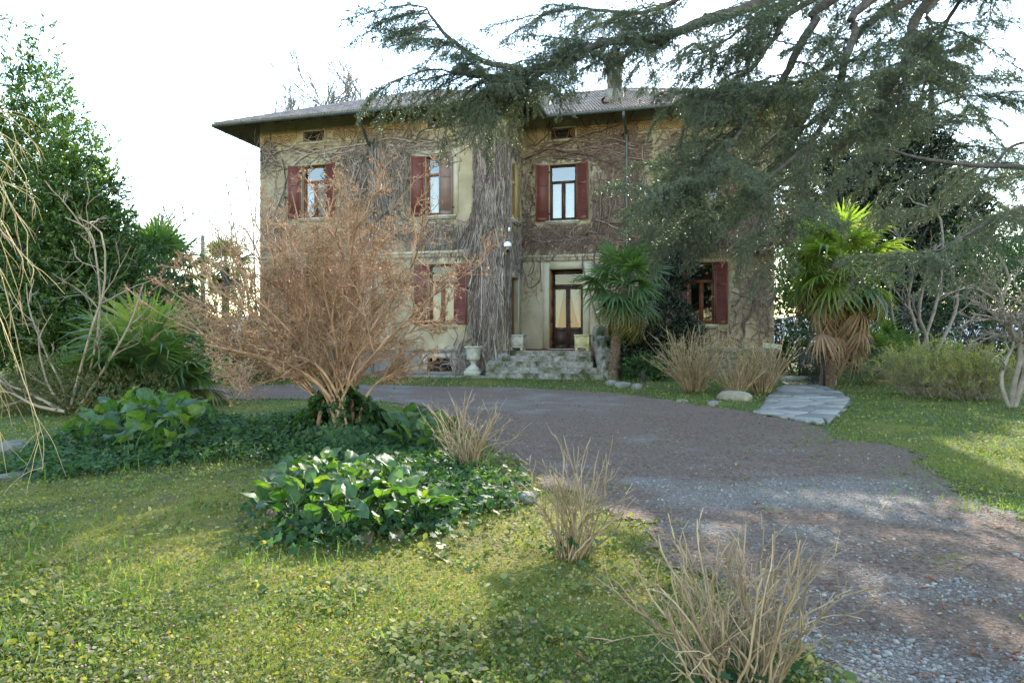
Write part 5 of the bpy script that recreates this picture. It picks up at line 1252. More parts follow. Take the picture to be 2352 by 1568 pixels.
PB2 = gp(1898, 888); palm('shaggy sunlit fan palm with dead brown skirt by the path', PB2, at(1925, 610, PB2[1]), .20, 46, 10, 13, 72, 1.45, 1.3, emin=-48, bright=.75)
p = at(365, 625, 25.); palm('far fan palm with drooping fronds left of the orange shrub', (p[0], 25, .2), p, .16, 36, 8, 10, 73, 1.6, .5, emin=-60)
p = at(518, 612, 33.); palm('farthest fan palm crown beside the utility pole', (p[0], 33, .2), p, .16, 28, 6, 4, 74, 1.2, .4, emin=-55)
p = at(1700, 830, 23.5)
PB3 = gp(330, 932); palm('trunkless fan palm clump with bright spreading fronds at left', PB3, (PB3[0], PB3[1], PB3[2] + .55), .12, 34, 5, 4, 75, 1.45, .2, emin=-8, trunk=False, bright=.12)
q = gp(2035, 880); palm('small dark fan palm low in the shade behind the right lawn', (q[0], q[1], q[2]), (q[0], q[1], q[2] + .7), .1, 20, 4, 3, 76, 1.1, .2, emin=-35, trunk=False)
q = gp(1985, 868); palm('young dark fan palm under the magnolia', (q[0], q[1] + 2, q[2]), (q[0], q[1] + 2, q[2] + 1.2), .1, 20, 4, 3, 77, 1.1, .3, emin=-40)

# ---- evergreens by the house and to the right
def bl(px, py, Y, rx, rz, ry=None):
    c = at(px, py, Y); return (c, (rx, ry or rx * .8, rz))
Yh = 24.9
evergreen('laurel_shrub', 'dark glossy laurel shrub against the wall between palm and right window', tuple(np.append(at(1510, 0, Yh)[:2], .2)), [bl(1520, 815, 24.6, .95, .75), bl(1545, 740, 24.7, .75, .7), bl(1530, 650, 24.8, .55, 1.0), bl(1560, 610, 24.6, .45, .8), bl(1470, 800, 24.7, .7, .6), bl(1580, 780, 24.5, .5, .7), bl(1440, 810, 25, .6, .7)], 2600, MT['magnolia'], .12, .36, 9, .28, 2.6, .05, 5, 81, cat='shrub')
evergreen('laurel_shrub', 'tall thin evergreen climbing beside the balcony up the wall', tuple(np.append(at(1520, 0, 25.3)[:2], .2)), [bl(1530, 560, 25.3, .5, .7), bl(1500, 510, 25.3, .4, .6), bl(1540, 480, 25.2, .35, .5), bl(1520, 400, 25.4, .25, .6), bl(1600, 560, 25.0, .3, .4)], 800, MT['laurel'], .11, .34, 9, .26, 5.5, .04, 3, 82, cat='shrub')
evergreen('laurel_shrub', 'low bright leaved shrub at the foot of the slender palm', tuple(gp(1475, 880)), [bl(1478, 850, 22.8, .55, .35), bl(1505, 865, 22.5, .4, .25)], 420, MT['shrub'], .12, .34, 9, .26, .5, .02, 5, 83, cat='shrub')
magb = [bl(1900, 430, 33, 2.0, 2.2), bl(1990, 380, 33, 2.2, 2.6), bl(2090, 420, 33.5, 2.4, 2.6), bl(1960, 540, 33, 2.3, 2.), bl(2090, 570, 33, 2.4, 2.2), bl(2180, 500, 34, 1.8, 2.), bl(1860, 540, 33, 1.4, 1.6), bl(2150, 660, 32.5, 2.0, 1.8), bl(2010, 660, 32.5, 2.2, 1.6), bl(1880, 660, 33, 1.6, 1.6), bl(1840, 380, 33.5, 1.0, 1.3), bl(2060, 310, 33.5, 1.6, 1.5)]
evergreen('magnolia_tree', 'large dark glossy magnolia tree behind the right palm', (17.6, 33, .2), magb, 10500, MT['magnolia'], .22, .40, 9, .42, 8, .22, 5, 84, shell=.45)
for i, (lab, bs, n, mt) in enumerate((
    ('dark evergreen mass behind the iron gate', [bl(1800, 760, 27, 1.0, 2.0), bl(1830, 830, 26, 1.0, .9), bl(1850, 700, 29, 1.6, 1.8), bl(1800, 660, 30, 1.4, 1.6), bl(1880, 790, 27, 1.6, 1.2)], 2600, 'shrub'),
    ('dark shaded evergreen behind the forsythia shrubs', [bl(2060, 790, 25, 1.6, 1.3), bl(2000, 830, 24.5, 1.1, .8), bl(2160, 760, 26, 1.8, 1.9)], 2000, 'magnolia'),
    ('yellow flecked evergreen behind the far right bare tree', [bl(2260, 770, 24, 1.9, 1.9), bl(2350, 720, 24, 1.7, 2.2), bl(2250, 650, 26, 1.8, 1.6)], 2600, 'shrub'),
    ('far evergreen filling the gap at the right under the cedar', [bl(2200, 620, 36, 2.6, 2.2), bl(2110, 700, 35, 2.4, 2.2), bl(2300, 560, 37, 2.8, 2.2), bl(2380, 660, 36, 2.6, 2.6), bl(2000, 740, 36, 2.2, 2.)], 3200, 'shrub'),
    ('tall evergreen at the right edge below the cedar bough', [bl(2330, 640, 28, 2.4, 1.9), bl(2240, 590, 29, 1.8, 1.3), bl(2420, 600, 28, 2.5, 2.6)], 2200, 'laurel'))):
    c = bs[0][0]; evergreen('evergreen_bush', lab, (c[0], c[1], .2), bs, n, MT[mt], .12, .4, 8, .3, 2.5, .06, 5, 90 + i, cat='bush', group='evergreens beyond the right lawn')
# budding yellow-green shrubs
def budding(px0, px1, ytop, Y, seed, label):
    r = np.random.default_rng(seed); x0, x1 = at(px0, 0, Y)[0], at(px1, 0, Y)[0]; cx = (x0 + x1) / 2; zb = float(gz(cx, Y)); h = at(0, ytop, Y)[2] - zb; w = (x1 - x0) / 2
    t = thing('budding_shrub', label, 'shrub', (cx, Y, zb), 0, 'budding shrubs on the right lawn'); n = 90
    S = np.c_[r.normal(0, w * .28, n), r.normal(0, .3, n), np.full(n, -.05)]; D = np.c_[S[:, 0] / w * 1.1 + r.normal(0, .3, n), r.normal(0, .35, n), np.ones(n)]
    P = walk(S, D, h * r.uniform(.75, 1.15, n), 8, .12, .03, r=r); mb = MB(); mb.tubes(P, np.linspace(.010, .004, 8), 4)
    c1, _, _ = sprout(P, 9, .2, 1, .35, .7, 6, .18, .02, r=r); mb.tubes(c1, np.linspace(.004, .002, 6), 3); c2, _, _ = sprout(c1, 4, .1, 1, .5, .7, 4, .18, 0, r=r); mb.tubes(c2, np.full(4, .002), 3); mb.build('stems', MT['twig_grey'], t)
    k = 27000; s = r.integers(len(c2), size=k); Pp = c2[s, r.integers(0, 4, size=k)] + r.normal(size=(k, 3)) * .012; keep = r.random(k) < np.clip(.35 + Pp[:, 2] / h * .8, 0, 1); Pp = Pp[keep]; k = len(Pp)
    M = frames(rdir(k, r), rdir(k, r)) * (.030 * r.uniform(.6, 1.4, k))[:, None, None]; mb = MB(); mb.scat(LEAF4_V * [1, .5, 1], LEAF4_T, M, Pp); mb.build('buds', MT['bud'], t)
budding(2050, 2195, 785, 17.2, 95, 'left budding yellow-green shrub on the right lawn')
budding(2150, 2315, 800, 16.4, 96, 'right budding yellow-green shrub on the right lawn')
# bare smooth-barked trees on the right
Yr = 21.
base = tuple(np.append(at(2120, 0, Yr)[:2], .2))
bare('bare_tree', 'smooth pale multi-stemmed bare tree behind the budding shrubs', base, [pl(Yr, (2120, 905), (2110, 800), (2100, 740), (2085, 690), (2095, 620), (2060, 540), (2040, 480)), pl(Yr, (2125, 905), (2120, 800), (2150, 700), (2165, 600), (2162, 510), (2140, 470)), pl(Yr, (2120, 905), (2150, 810), (2185, 740), (2200, 680), (2180, 610), (2170, 580)), pl(Yr, (2130, 905), (2128, 780), (2110, 720), (2130, 620), (2150, 560)), pl(Yr, (2115, 905), (2070, 790), (2050, 730), (2040, 640), (2000, 560))], MT['twig_grey'], [(6, .4, .97, .25, .6, .2, -.02, 6), (5, .2, 1, .45, .6, .2, 0, 5), (4, .2, 1, .45, .6, .2, 0, 4)], .075, 97)
Yr = 14.6; base = tuple(gp(2322, 935))
bare('bare_tree', 'crooked mossy bare tree with arching twigs at the far right', base, [pl(Yr, (2322, 935), (2330, 880), (2345, 800), (2310, 740), (2300, 690), (2320, 640), (2290, 580)), pl(Yr, (2330, 935), (2355, 860), (2380, 780), (2360, 700), (2330, 650)), pl(Yr, (2318, 935), (2300, 880), (2310, 830), (2330, 780), (2300, 700), (2240, 660)), pl(Yr, (2326, 935), (2350, 840), (2330, 760), (2280, 730), (2230, 720))], MT['twig_grey'], [(9, .3, .97, .35, .8, .2, .03, 7), (5, .2, 1, .5, .7, .2, .03, 6), (3, .2, 1, .5, .6, .2, .02, 4)], .06, 98)
# ------------------------------------------------------------------ cedars
def cedar_branch(seed, L=1.7, dens=1.0, arch=.035):
    """one drooping bough with side twigs and needle tufts; grows along +x, z up"""
    r = np.random.default_rng(seed); mb = MB()
    A = walk(np.zeros((1, 3)), np.array([[1., 0, .12]]), np.array([L]), 16, .06, arch, r=r)
    mb.tubes(A, np.linspace(.016, .004, 16), 5)
    n1 = int(26 * dens); t = np.linspace(.06, .99, n1) + r.normal(0, .01, n1); i = np.clip((t * 15).astype(int), 0, 14); S = A[0, i] + (A[0, i + 1] - A[0, i]) * (t * 15 - i)[:, None]; T = unit(A[0, i + 1] - A[0, i])
    sd = np.where(np.arange(n1) % 2, 1., -1.); D = T * .75 + np.c_[np.zeros(n1), sd * .75, r.normal(-.08, .2, n1)]
    B1 = walk(S, D, (.20 + .42 * np.sin(np.pi * np.clip(t, .1, 1) ** .8)) * r.uniform(.6, 1.2, n1) * L / 1.7, 8, .10, .09, r=r); mb.tubes(B1, np.linspace(.006, .002, 8), 3)
    B2, _, _ = sprout(B1, 5, .15, .95, .42, .75, 5, .12, .10, r=r); mb.tubes(B2, np.linspace(.003, .0015, 5), 3)
    B3, _, _ = sprout(A, 26, .05, 1, .07, 1.2, 5, .12, .22, r=r); mb.tubes(B3, np.linspace(.003, .0015, 5), 3)
    pts, drs = [], []
    for Q, sp_ in ((B1, .046), (B2, .046), (A, .05), (B3, .048)):
        seg = np.diff(Q, axis=1); ln = np.linalg.norm(seg, axis=2); N, K1, _ = seg.shape
        m = np.maximum(1, np.round(ln.sum(1) / sp_)).astype(int)
        for a in range(N):
            s = (np.arange(m[a]) + r.random(m[a])) / m[a] * K1; j = np.clip(s.astype(int), 0, K1 - 1); pts.append(Q[a, j] + seg[a, j] * (s - j)[:, None]); drs.append(unit(seg[a, j]))
    P = np.concatenate(pts); D = np.concatenate(drs); k = 7; n = len(P)
    d = rdir(n * k, r) * .95 + np.repeat(D, k, 0) * .55 + np.array([0, 0, .38]); d = unit(d); ln = .044 * r.uniform(.75, 1.25, n * k)
    M = frames(d, rdir(n * k, r)) * ln[:, None, None]; mb.scat(np.array([[0, .10, 0], [0, -.10, 0], [1, 0, 0]]), [[0, 1, 2]], M, np.repeat(P, k, 0), m=1)
    return mb.mesh('branch', [MT['bark'], MT['cedar']])
CB = [cedar_branch(200 + i, 1.6 + .25 * (i % 3), 1., .02 + .014 * i) for i in range(6)]

def place_branch(limb, p, d, tilt, sc, r, me=None):
    sc = sc * .92
    o = link('branch', me or CB[r.integers(len(CB))], limb); az = math.atan2(d[1], d[0])
    o.location = tuple(p); o.rotation_euler = Euler((r.normal(0, .25), -tilt, az), 'XYZ'); o.scale = (sc, sc, sc * r.uniform(.85, 1.15))
    return o

CT = np.array([12.6, 12.4, 0.1])
ced = thing('cedar_tree', 'big cedar with drooping blue-green boughs hanging over the drive', 'tree', tuple(CT))
s = np.linspace(0, 1, 20); mb = MB(); mb.tubes(np.c_[.25 * np.sin(s * 3), .2 * s, s * 19 - .2], .62 * (1 - s) ** .7 + .03 + .25 * np.exp(-s * 14), 14); mb.build('trunk', MT['bark'], ced)
def limb(pts, r0, r1, n_b, seed, t0=.2, spread=1.0, tilt=(-.35, .2), sc=(.7, 1.25), z0=None, out=None, label=None, off=True, cloth=0):
    """pts: photo positions with distance; the limb starts at the trunk"""
    r = np.random.default_rng(seed); W = [at(*p) for p in pts]
    if off:
        s0 = np.array([CT[0] - .2, CT[1], W[0][2] + (z0 if z0 is not None else 2.0)]); mid = (s0 * .5 + W[0] * .5); mid[2] = max(W[0][2], s0[2]) + .0; W = [s0, mid] + W
    K = 46; P = catmull(W, K) - CT; mb = MB(); wob = np.cumsum(r.normal(0, .006, (K, 3)), 0); P = P + wob * sstep(0, .3, np.linspace(0, 1, K))[:, None]
    mb.tubes(P, np.linspace(r0, r1, K) * (1 + .06 * np.sin(np.arange(K) * 1.7)), 9); lb = mb.build('limb', MT['bark'], ced, True)
    if label: lb['label'] = label
    T = unit(np.gradient(P, axis=0))
    n_b = max(3, int(n_b * .5)) if seed > 303 else int(n_b * .75)
    for j in range(n_b):
        t = t0 + (1 - t0) * (j + r.random()) / n_b; k = min(int(t * (K - 1)), K - 2); d = T[k]; h = np.array([d[0], d[1], 0]); h = h / (np.linalg.norm(h) + 1e-6)
        a = r.choice([-1, 1]) * r.uniform(.15, 1.2) * spread; dd = np.array([h[0] * math.cos(a) - h[1] * math.sin(a), h[0] * math.sin(a) + h[1] * math.cos(a), 0])
        place_branch(lb, P[k], dd, r.uniform(*tilt), r.uniform(*sc) * (1.1 - .35 * t), r)
    place_branch(lb, P[-1], T[-1], r.uniform(-.2, .1), .8, r); place_branch(lb, P[-2], T[-1] + [.1, .5, 0], r.uniform(-.3, .0), .7, r)
    if cloth:
        for j in range(cloth):
            k = r.integers(int(K * (t0 + .04)), K - 1); a = r.uniform(0, 6.28); place_branch(lb, P[k], np.array([math.cos(a), math.sin(a), 0]), r.uniform(-.5, .7), r.uniform(.28, .5), r)
    return lb, P
limb([(1760, 0, 11), (1650, 35, 10.6), (1560, 72, 10.2), (1490, 88, 10), (1400, 92, 9.8), (1300, 125, 9.5), (1200, 165, 9.2), (1120, 172, 9), (1040, 165, 8.9)], .105, .02, 46, 301, .36, tilt=(-.6, .25), sc=(.5, .9), cloth=44)
limb([(1200, 160, 9.2), (1120, 140, 9.1), (1050, 95, 9), (1005, 50, 9), (985, 20, 9)], .045, .012, 16, 302, .2, .7, (-.3, .15), (.5, .75), off=False)
limb([(1330, 130, 9.5), (1250, 165, 9.6), (1200, 195, 9.6), (1160, 215, 9.6)], .05, .014, 12, 303, .1, .9, (-.7, 0), (.6, .9), off=False)
limb([(1911, 0, 11.5), (1872, 51, 11.4), (1828, 124, 11.2), (1803, 179, 11), (1777, 220, 11), (1740, 245, 10.9), (1715, 278, 10.8), (1640, 345, 10.6), (1600, 380, 10.5)], .095, .022, 30, 304, .34, 1.1, (-.6, .1), (.7, 1.2))
limb([(1623, 359, 10.6), (1585, 430, 10.3), (1540, 455, 10.1)], .04, .012, 14, 305, .1, 1.0, (-.5, .1), (.7, 1.05), off=False)
limb([(2000, 0, 11), (1971, 73, 10.9), (1942, 146, 10.8), (1934, 205, 10.7), (1916, 256, 10.6), (1861, 333, 10.5), (1806, 381, 10.4), (1745, 430, 10.3), (1690, 465, 10.2)], .085, .02, 30, 306, .38, 1.1, (-.7, .05), (.7, 1.2))
limb([(1861, 333, 10.5), (1846, 400, 10.5), (1840, 450, 10.5), (1826, 500, 10.4)], .035, .02, 7, 307, .3, 1.2, (-.9, -.2), (.7, 1.), off=False)
limb([(2132, 0, 12.4), (2092, 95, 12.3), (2063, 161, 12.2), (2037, 205, 12.2), (1990, 260, 12.1), (1940, 320, 12)], .12, .03, 34, 308, .35, 1.2, (-.7, .1), (.8, 1.25))
limb([(2158, 0, 11.8), (2143, 66, 11.8), (2100, 154, 11.7), (2074, 205, 11.6), (2060, 280, 11.5)], .05, .02, 9, 309, .4, 1.1, (-.6, .1), (.7, 1.1))
limb([(2096, 0, 12), (2008, 51, 11.8), (1971, 88, 11.7), (1934, 135, 11.6), (1887, 176, 11.5), (1803, 205, 11.3), (1740, 222, 11.2)], .07, .018, 32, 310, .3, 1.1, (-.6, .1), (.7, 1.15))
limb([(1858, 0, 11), (1770, 88, 10.8), (1722, 154, 10.7), (1660, 194, 10.6), (1630, 208, 10.5)], .06, .018, 34, 311, .3, 1.1, (-.6, .15), (.7, 1.15))
limb([(1640, -40, 12), (1560, 0, 12), (1480, 30, 12), (1400, 30, 12), (1320, 25, 12), (1240, 40, 12)], .06, .015, 26, 312, .3, 1.0, (-.5, .1), (.7, 1.1))
limb([(2420, 400, 11), (2330, 388, 10.8), (2230, 380, 10.6), (2130, 366, 10.4), (2040, 345, 10.3)], .06, .018, 12, 313, .3, 1.0, (-.8, 0), (.7, 1.1), z0=.9)
limb([(2430, 470, 10), (2340, 480, 9.8), (2260, 520, 9.6), (2180, 570, 9.5), (2110, 590, 9.4)], .05, .014, 15, 314, .3, 1.0, (-.5, .1), (.7, 1.05), z0=1.2)
limb([(2450, 300, 13), (2330, 330, 12.6), (2250, 420, 12.3), (2170, 480, 12)], .05, .014, 8, 315, .3, 1.1, (-.8, 0), (.8, 1.2), z0=1.5)
limb([(1960, -60, 13.5), (1860, -20, 13.2), (1760, 30, 13), (1680, 80, 12.8), (1600, 120, 12.6)], .06, .015, 26, 316, .3, 1.1, (-.5, .1), (.8, 1.2))
limb([(2250, -60, 13.5), (2180, 30, 13.3), (2140, 120, 13.2), (2110, 220, 13), (2080, 300, 13)], .06, .02, 34, 317, .3, 1.2, (-.6, .1), (.8, 1.3))
limb([(1715, 278, 10.6), (1680, 330, 10), (1650, 390, 9.6), (1600, 420, 9.4)], .035, .012, 18, 318, .1, 1.0, (-.6, .1), (.5, .8), off=False)
limb([(1870, 370, 14.2), (1760, 440, 13.8), (1680, 480, 13.6), (1610, 500, 13.4), (1560, 515, 13.3)], .06, .02, 44, 319, .05, 1.1, (-.6, .1), (.75, 1.1), off=False, cloth=10)
limb([(1830, 270, 14.6), (1720, 360, 14.3), (1640, 410, 14.2), (1590, 430, 14.1)], .05, .015, 34, 325, .1, 1.1, (-.6, .1), (.75, 1.1), off=False)
# unseen crown above the frame, added to shade the drive
rc = np.random.default_rng(320)
for i in range(16):
    a = rc.uniform(1.5, 4.7); L_ = rc.uniform(3.5, 6.2); z = rc.uniform(9.5, 16); e = CT + [math.cos(a) * L_, math.sin(a) * L_, z - rc.uniform(.2, 1.6)]
    if e[1] < 1: e[1] = 1
    if e[2] < EYE + .56 * e[1] + .6: e[2] = EYE + .56 * e[1] + .6
    P = catmull([[0, 0, z - .1], [(e - CT)[0] * .5, (e - CT)[1] * .5, max(z, e[2]) + .1], e - CT], 20); mb = MB(); mb.tubes(P, np.linspace(.11, .02, 20), 7); lb = mb.build('limb', MT['bark'], ced, True); T = unit(np.gradient(P, axis=0))
    for j in range(11):
        k = rc.integers(7, 20); d = T[k]; a2 = rc.uniform(-1.2, 1.2); dd = (d[0] * math.cos(a2) - d[1] * math.sin(a2), d[0] * math.sin(a2) + d[1] * math.cos(a2), 0); place_branch(lb, P[k], dd, rc.uniform(-.2, .25), rc.uniform(1.2, 1.8), rc)

# second cedar standing behind the right lawn
C2 = np.array([21.5, 35., .2]); c2 = thing('cedar_tree', 'tall hazy cedar standing behind the magnolia on the right', 'tree', tuple(C2))
mb = MB(); mb.tubes(np.c_[0 * s, 0 * s, s * 17.5], .5 * (1 - s) + .03, 10); mb.build('trunk', MT['bark'], c2); rc = np.random.default_rng(330)
for i in range(26):
    z = 5 + 12 * i / 26; a = i * 2.4; L_ = (17.5 - z) * .42 + .8; P = np.array([[0, 0, z], [math.cos(a) * L_ * .5, math.sin(a) * L_ * .5, z + .2], [math.cos(a) * L_, math.sin(a) * L_, z - .1]]); P = catmull(P, 10)
    mb = MB(); mb.tubes(P, np.linspace(.07, .02, 10), 6); lb = mb.build('limb', MT['bark'], c2, True); T = unit(np.gradient(P, axis=0))
    for j in range(7):
        k = rc.integers(2, 10); d = T[k]; a2 = rc.uniform(-1.1, 1.1); place_branch(lb, P[k], (d[0] * math.cos(a2) - d[1] * math.sin(a2), d[0] * math.sin(a2) + d[1] * math.cos(a2), 0), rc.uniform(-.4, .15), rc.uniform(1.2, 2.0), rc)
# ------------------------------------------------------------------ twiggy hydrangeas
def hydrangea(label, px, py, h, w, n, seed, heads=0, rad=.006, mat='twig_tan', bend=.0, base_w=.10, ivy=0, wig=.10, buds=True):
    r = np.random.default_rng(seed); p = gp(px, py); t = thing('hydrangea_shrub', label, 'shrub', tuple(p), 0, 'bare hydrangea shrubs')
    a = r.uniform(0, 6.28, n); q = np.sqrt(r.random(n)); S = np.c_[np.cos(a) * q * base_w, np.sin(a) * q * base_w, np.full(n, -.03)]; D = np.c_[np.cos(a) * q * w / h * .95, np.sin(a) * q * w / h * .95, np.ones(n)] + r.normal(0, .08, (n, 3))
    L_ = h * r.uniform(.55, 1.08, n) * (1 + .35 * q * w / h); P = walk(S, D, L_, 12, wig, .012, r=r); rr_ = rad * r.uniform(.55, 1.35, n)[:, None] * np.linspace(1.15, .5, 12)[None] * (1 + .22 * (np.arange(12) % 3 == 1))[None]
    mb = MB(); mb.tubes(P, rr_, 6, cap=True)
    c1, _, _ = sprout(P, 3, .35, .97, .24, .6, 6, .16, -.03, r=r); mb.tubes(c1, rad * .5 * np.linspace(1, .6, 6)[None] * np.ones((len(c1), 1)), 5, cap=True); mb.build('stems', MT[mat], t, True)
    if buds:
     k = len(c1); B = np.concatenate([c1[:, -1], P[:, -1]]); D2 = unit(np.concatenate([c1[:, -1] - c1[:, -2], P[:, -1] - P[:, -2]])); k = len(B); mb = MB(); M = frames(D2, rdir(k, r)) * (.028 * rad / .006 * r.uniform(.6, 1.2, k))[:, None, None]; mb.scat(np.array([[0, 0, 0], [.4, .25, 0], [.4, -.12, .22], [.4, -.12, -.22], [1, 0, 0]]), [[0, 1, 2], [0, 2, 3], [0, 3, 1], [4, 2, 1], [4, 3, 2], [4, 1, 3]], M, B); mb.build('buds', MT['bud'], t)['kind'] = 'stuff'
    for i in range(heads):
        c = P[r.integers(n), -1]; m = MB(); kk = 60; d = rdir(kk, r); M = frames(d, rdir(kk, r)) * .028; m.scat(LEAF4_V * [1, .8, 1], LEAF4_T, M, c + d * .05 * [1, 1, .6]); m.build('dry_flower_head', MT['straw'], t)
    if ivy:
        m = MB(); ivy_scatter(m, p[0] + r.normal(0, .12, ivy), p[1] + r.normal(0, .12, ivy), r, .05, r.uniform(.01, .16, ivy)); o = m.build('ivy_leaves', MT['ivy'], t); o.matrix_basis = Matrix.Translation(-Vector(tuple(p)))
    return t

a = np.linspace(0, 2 * np.pi, 10, endpoint=False) 
IVY_V = np.vstack([[[0, 0, .0]], np.array([[x, y, 0.12 * abs(y)] for x, y in ((-.15, .0), (-.25, .30), (.0, .55), (.22, .32), (.55, .48), (.55, .20), (1., .0), (.55, -.20), (.55, -.48), (.22, -.32), (.0, -.55), (-.25, -.30))])]) - [0, 0, 0.]
IVY_T = np.array([[0, i, i + 1] for i in range(1, 12)] + [[0, 12, 1]])
def ivy_scatter(mb, x, y, r, size, z, steep=.5, nrm=None):
    k = len(x); P = np.c_[x, y, gz(x, y) + z]; N_ = unit(np.array([0, 0, 1.]) + steep * r.normal(size=(k, 3)) + (0 if nrm is None else nrm)); M = frames(np.cross(N_, rdir(k, r)), N_) * (size * r.uniform(.6, 1.35, k))[:, None, None]
    mb.scat(IVY_V, IVY_T[:, ::-1], M, P)

hydrangea('large bare hydrangea of pale twigs at the bottom right foreground', 1685, 1572, .64, .26, 110, 401, rad=.0048, base_w=.16, ivy=90, wig=.14, buds=False)
hydrangea('upright bare hydrangea between bergenia and drive in the foreground', 1312, 1278, .78, .27, 60, 402, rad=.005, base_w=.10, ivy=40, wig=.12, buds=False)
hydrangea('bare hydrangea rising from the ivy at the drive edge', 1078, 1068, .78, .45, 60, 403, rad=.0055, base_w=.16, mat='twig_tan', wig=.12, buds=False)
hydrangea('large bare hydrangea by the house left of the boulder', 1592, 900, 1.55, 1.0, 150, 404, 5, .009, 'twig_tan', base_w=.2)
hydrangea('smallest bare hydrangea right behind the tan boulder', 1690, 908, .95, .5, 70, 405, 0, .008, 'twig_tan', base_w=.16)
hydrangea('bare hydrangea next to the path at the house corner', 1748, 903, 1.40, .75, 130, 406, 2, .009, 'twig_tan', base_w=.18)

# ------------------------------------------------------------------ bergenias: each leaf its own part
def berg_leaf(seed, mat, L=.2, W=.15, curl=.2, fold=.25):
    r = np.random.default_rng(seed); mb = MB(); n, m = 8, 7; V = []
    for i in range(n):
        s = i / (n - 1); w = W / 2 * (math.sin(math.pi * min(1, (s * .86 + .07)) ** .85) ** .65) * (1.0 if s < .97 else .5)
        for j in range(m):
            v = (j / (m - 1) - .5) * 2; wob = .008 * math.sin(5 * s * 3 + seed + 3 * v) * abs(v); V.append([s * L + .012 * (1 - v * v), v * w + .0, .10 * L * math.sin(s * 3.1) + fold * abs(v) * w + wob - curl * L * s * s * .6 - .006 * (math.cos(s * 26 - abs(v) * 5) * .5 * abs(v))])
    ix = np.arange(n * m).reshape(n, m); mb.add(V, np.stack([ix[:-1, :-1], ix[1:, :-1], ix[1:, 1:], ix[:-1, 1:]], -1).reshape(-1, 4))
    st = catmull([(-.14, 0, -.13), (-.07, 0, -.05), (0, 0, 0)], 6); mb.tubes(st, np.linspace(.008, .005, 6), 5)
    rib = np.array([[s * L, 0, .10 * L * math.sin(s * 3.1) - curl * L * s * s * .6 - .001] for s in np.linspace(0, .9, 6)]); mb.tubes(rib, np.linspace(.0045, .0015, 6), 4)
    return mb.mesh('leaf', mat, True)
BL = [berg_leaf(i, MT['bergenia'], .21, .155 + .01 * (i % 3), c, f) for i, (c, f) in enumerate(((.1, .3), (.4, .15), (.0, .45), (.6, .2), (.25, .1)))]
BO = [berg_leaf(9 + i, MT['bergenia_old'], .18, .12, .9, .5) for i in range(2)]
def bergenia(label, poly, n, seed, sc=1., hmax=.28):
    r = np.random.default_rng(seed); Pg = np.array([gp(*p) for p in poly])[:, :2]; c = Pg.mean(0); t = thing('bergenia_plant', label, 'plant', (c[0], c[1], float(gz(*c))), 0, 'bergenia clumps')
    lo, hi = Pg.min(0), Pg.max(0); k = 0; z0 = float(gz(*c))
    while k < n:
        x, y = r.uniform(lo, hi); sd_ = float(poly_sd(Pg, x, y))
        if sd_ < 0: continue
        old = r.random() < (.22 if sd_ < .12 else .07); az = r.uniform(0, 6.28) if sd_ > .15 else math.atan2(y - c[1], x - c[0]) + r.normal(0, .9); e = r.uniform(.35, 1.4) if not old else r.uniform(-.4, .1)
        o = link('leaf', (BO if old else BL)[r.integers(2 if old else 5)], t); h = (.10 + r.random() * hmax * min(1, .35 + sd_ * 2.2)) if not old else .06
        o.location = (x - c[0], y - c[1], float(gz(x, y)) - z0 + h); o.rotation_euler = Euler((r.normal(0, .45), -e + .25, az), 'XYZ'); s_ = sc * r.uniform(.55, 1.18); o.scale = (s_, s_, s_); k += 1
    return t
bergenia('front bergenia clump with big glossy leaves on the sunlit lawn', [(585, 1205), (640, 1130), (760, 1105), (860, 1120), (960, 1150), (1010, 1190), (960, 1225), (860, 1245), (700, 1240)], 200, 501, .82, .22)
bergenia('wide bergenia clump at left below the trunkless palm', [(150, 1030), (220, 985), (300, 960), (420, 950), (490, 975), (480, 1020), (400, 1050), (260, 1062)], 230, 502, 1.15, .32)
bergenia('small bergenia clump at the drive edge behind the bare hydrangea', [(880, 1015), (930, 990), (1000, 995), (1040, 1020), (1010, 1045), (920, 1040)], 46, 503, 1.15, .3)
bergenia('bergenia clump under the trunkless palm at the back of the bed', [(270, 945), (330, 925), (400, 928), (390, 950), (310, 958)], 46, 504, 1.3, .3)

# ------------------------------------------------------------------ ivy carpet round the shrub
r = np.random.default_rng(601); mb = MB()
IV = [np.array([gp(*p) for p in q])[:, :2] for q in ([(600, 1010), (640, 960), (760, 945), (880, 960), (960, 1000), (1060, 1050), (1180, 1120), (1190, 1165), (1080, 1185), (1000, 1230), (760, 1262), (620, 1240), (640, 1150), (720, 1080), (620, 1060)], [(0, 1090), (60, 1040), (150, 1000), (480, 960), (610, 985), (620, 1055), (420, 1062), (250, 1085), (100, 1100)])]
for P, n in zip(IV, (17000, 9000)):
    lo, hi = P.min(0) - .2, P.max(0) + .2; q = r.uniform(lo, hi, (n * 6, 2)); sd_ = poly_sd(P, q[:, 0], q[:, 1]) + .35 * (vnoise(q[:, 0], q[:, 1], 2.5, 8) - .5); q = q[(sd_ > 0) | ((sd_ > -.25) & (r.random(len(q)) < .15))][:n]
    ivy_scatter(mb, q[:, 0], q[:, 1], r, .055, r.uniform(.01, .11, len(q)), .6)
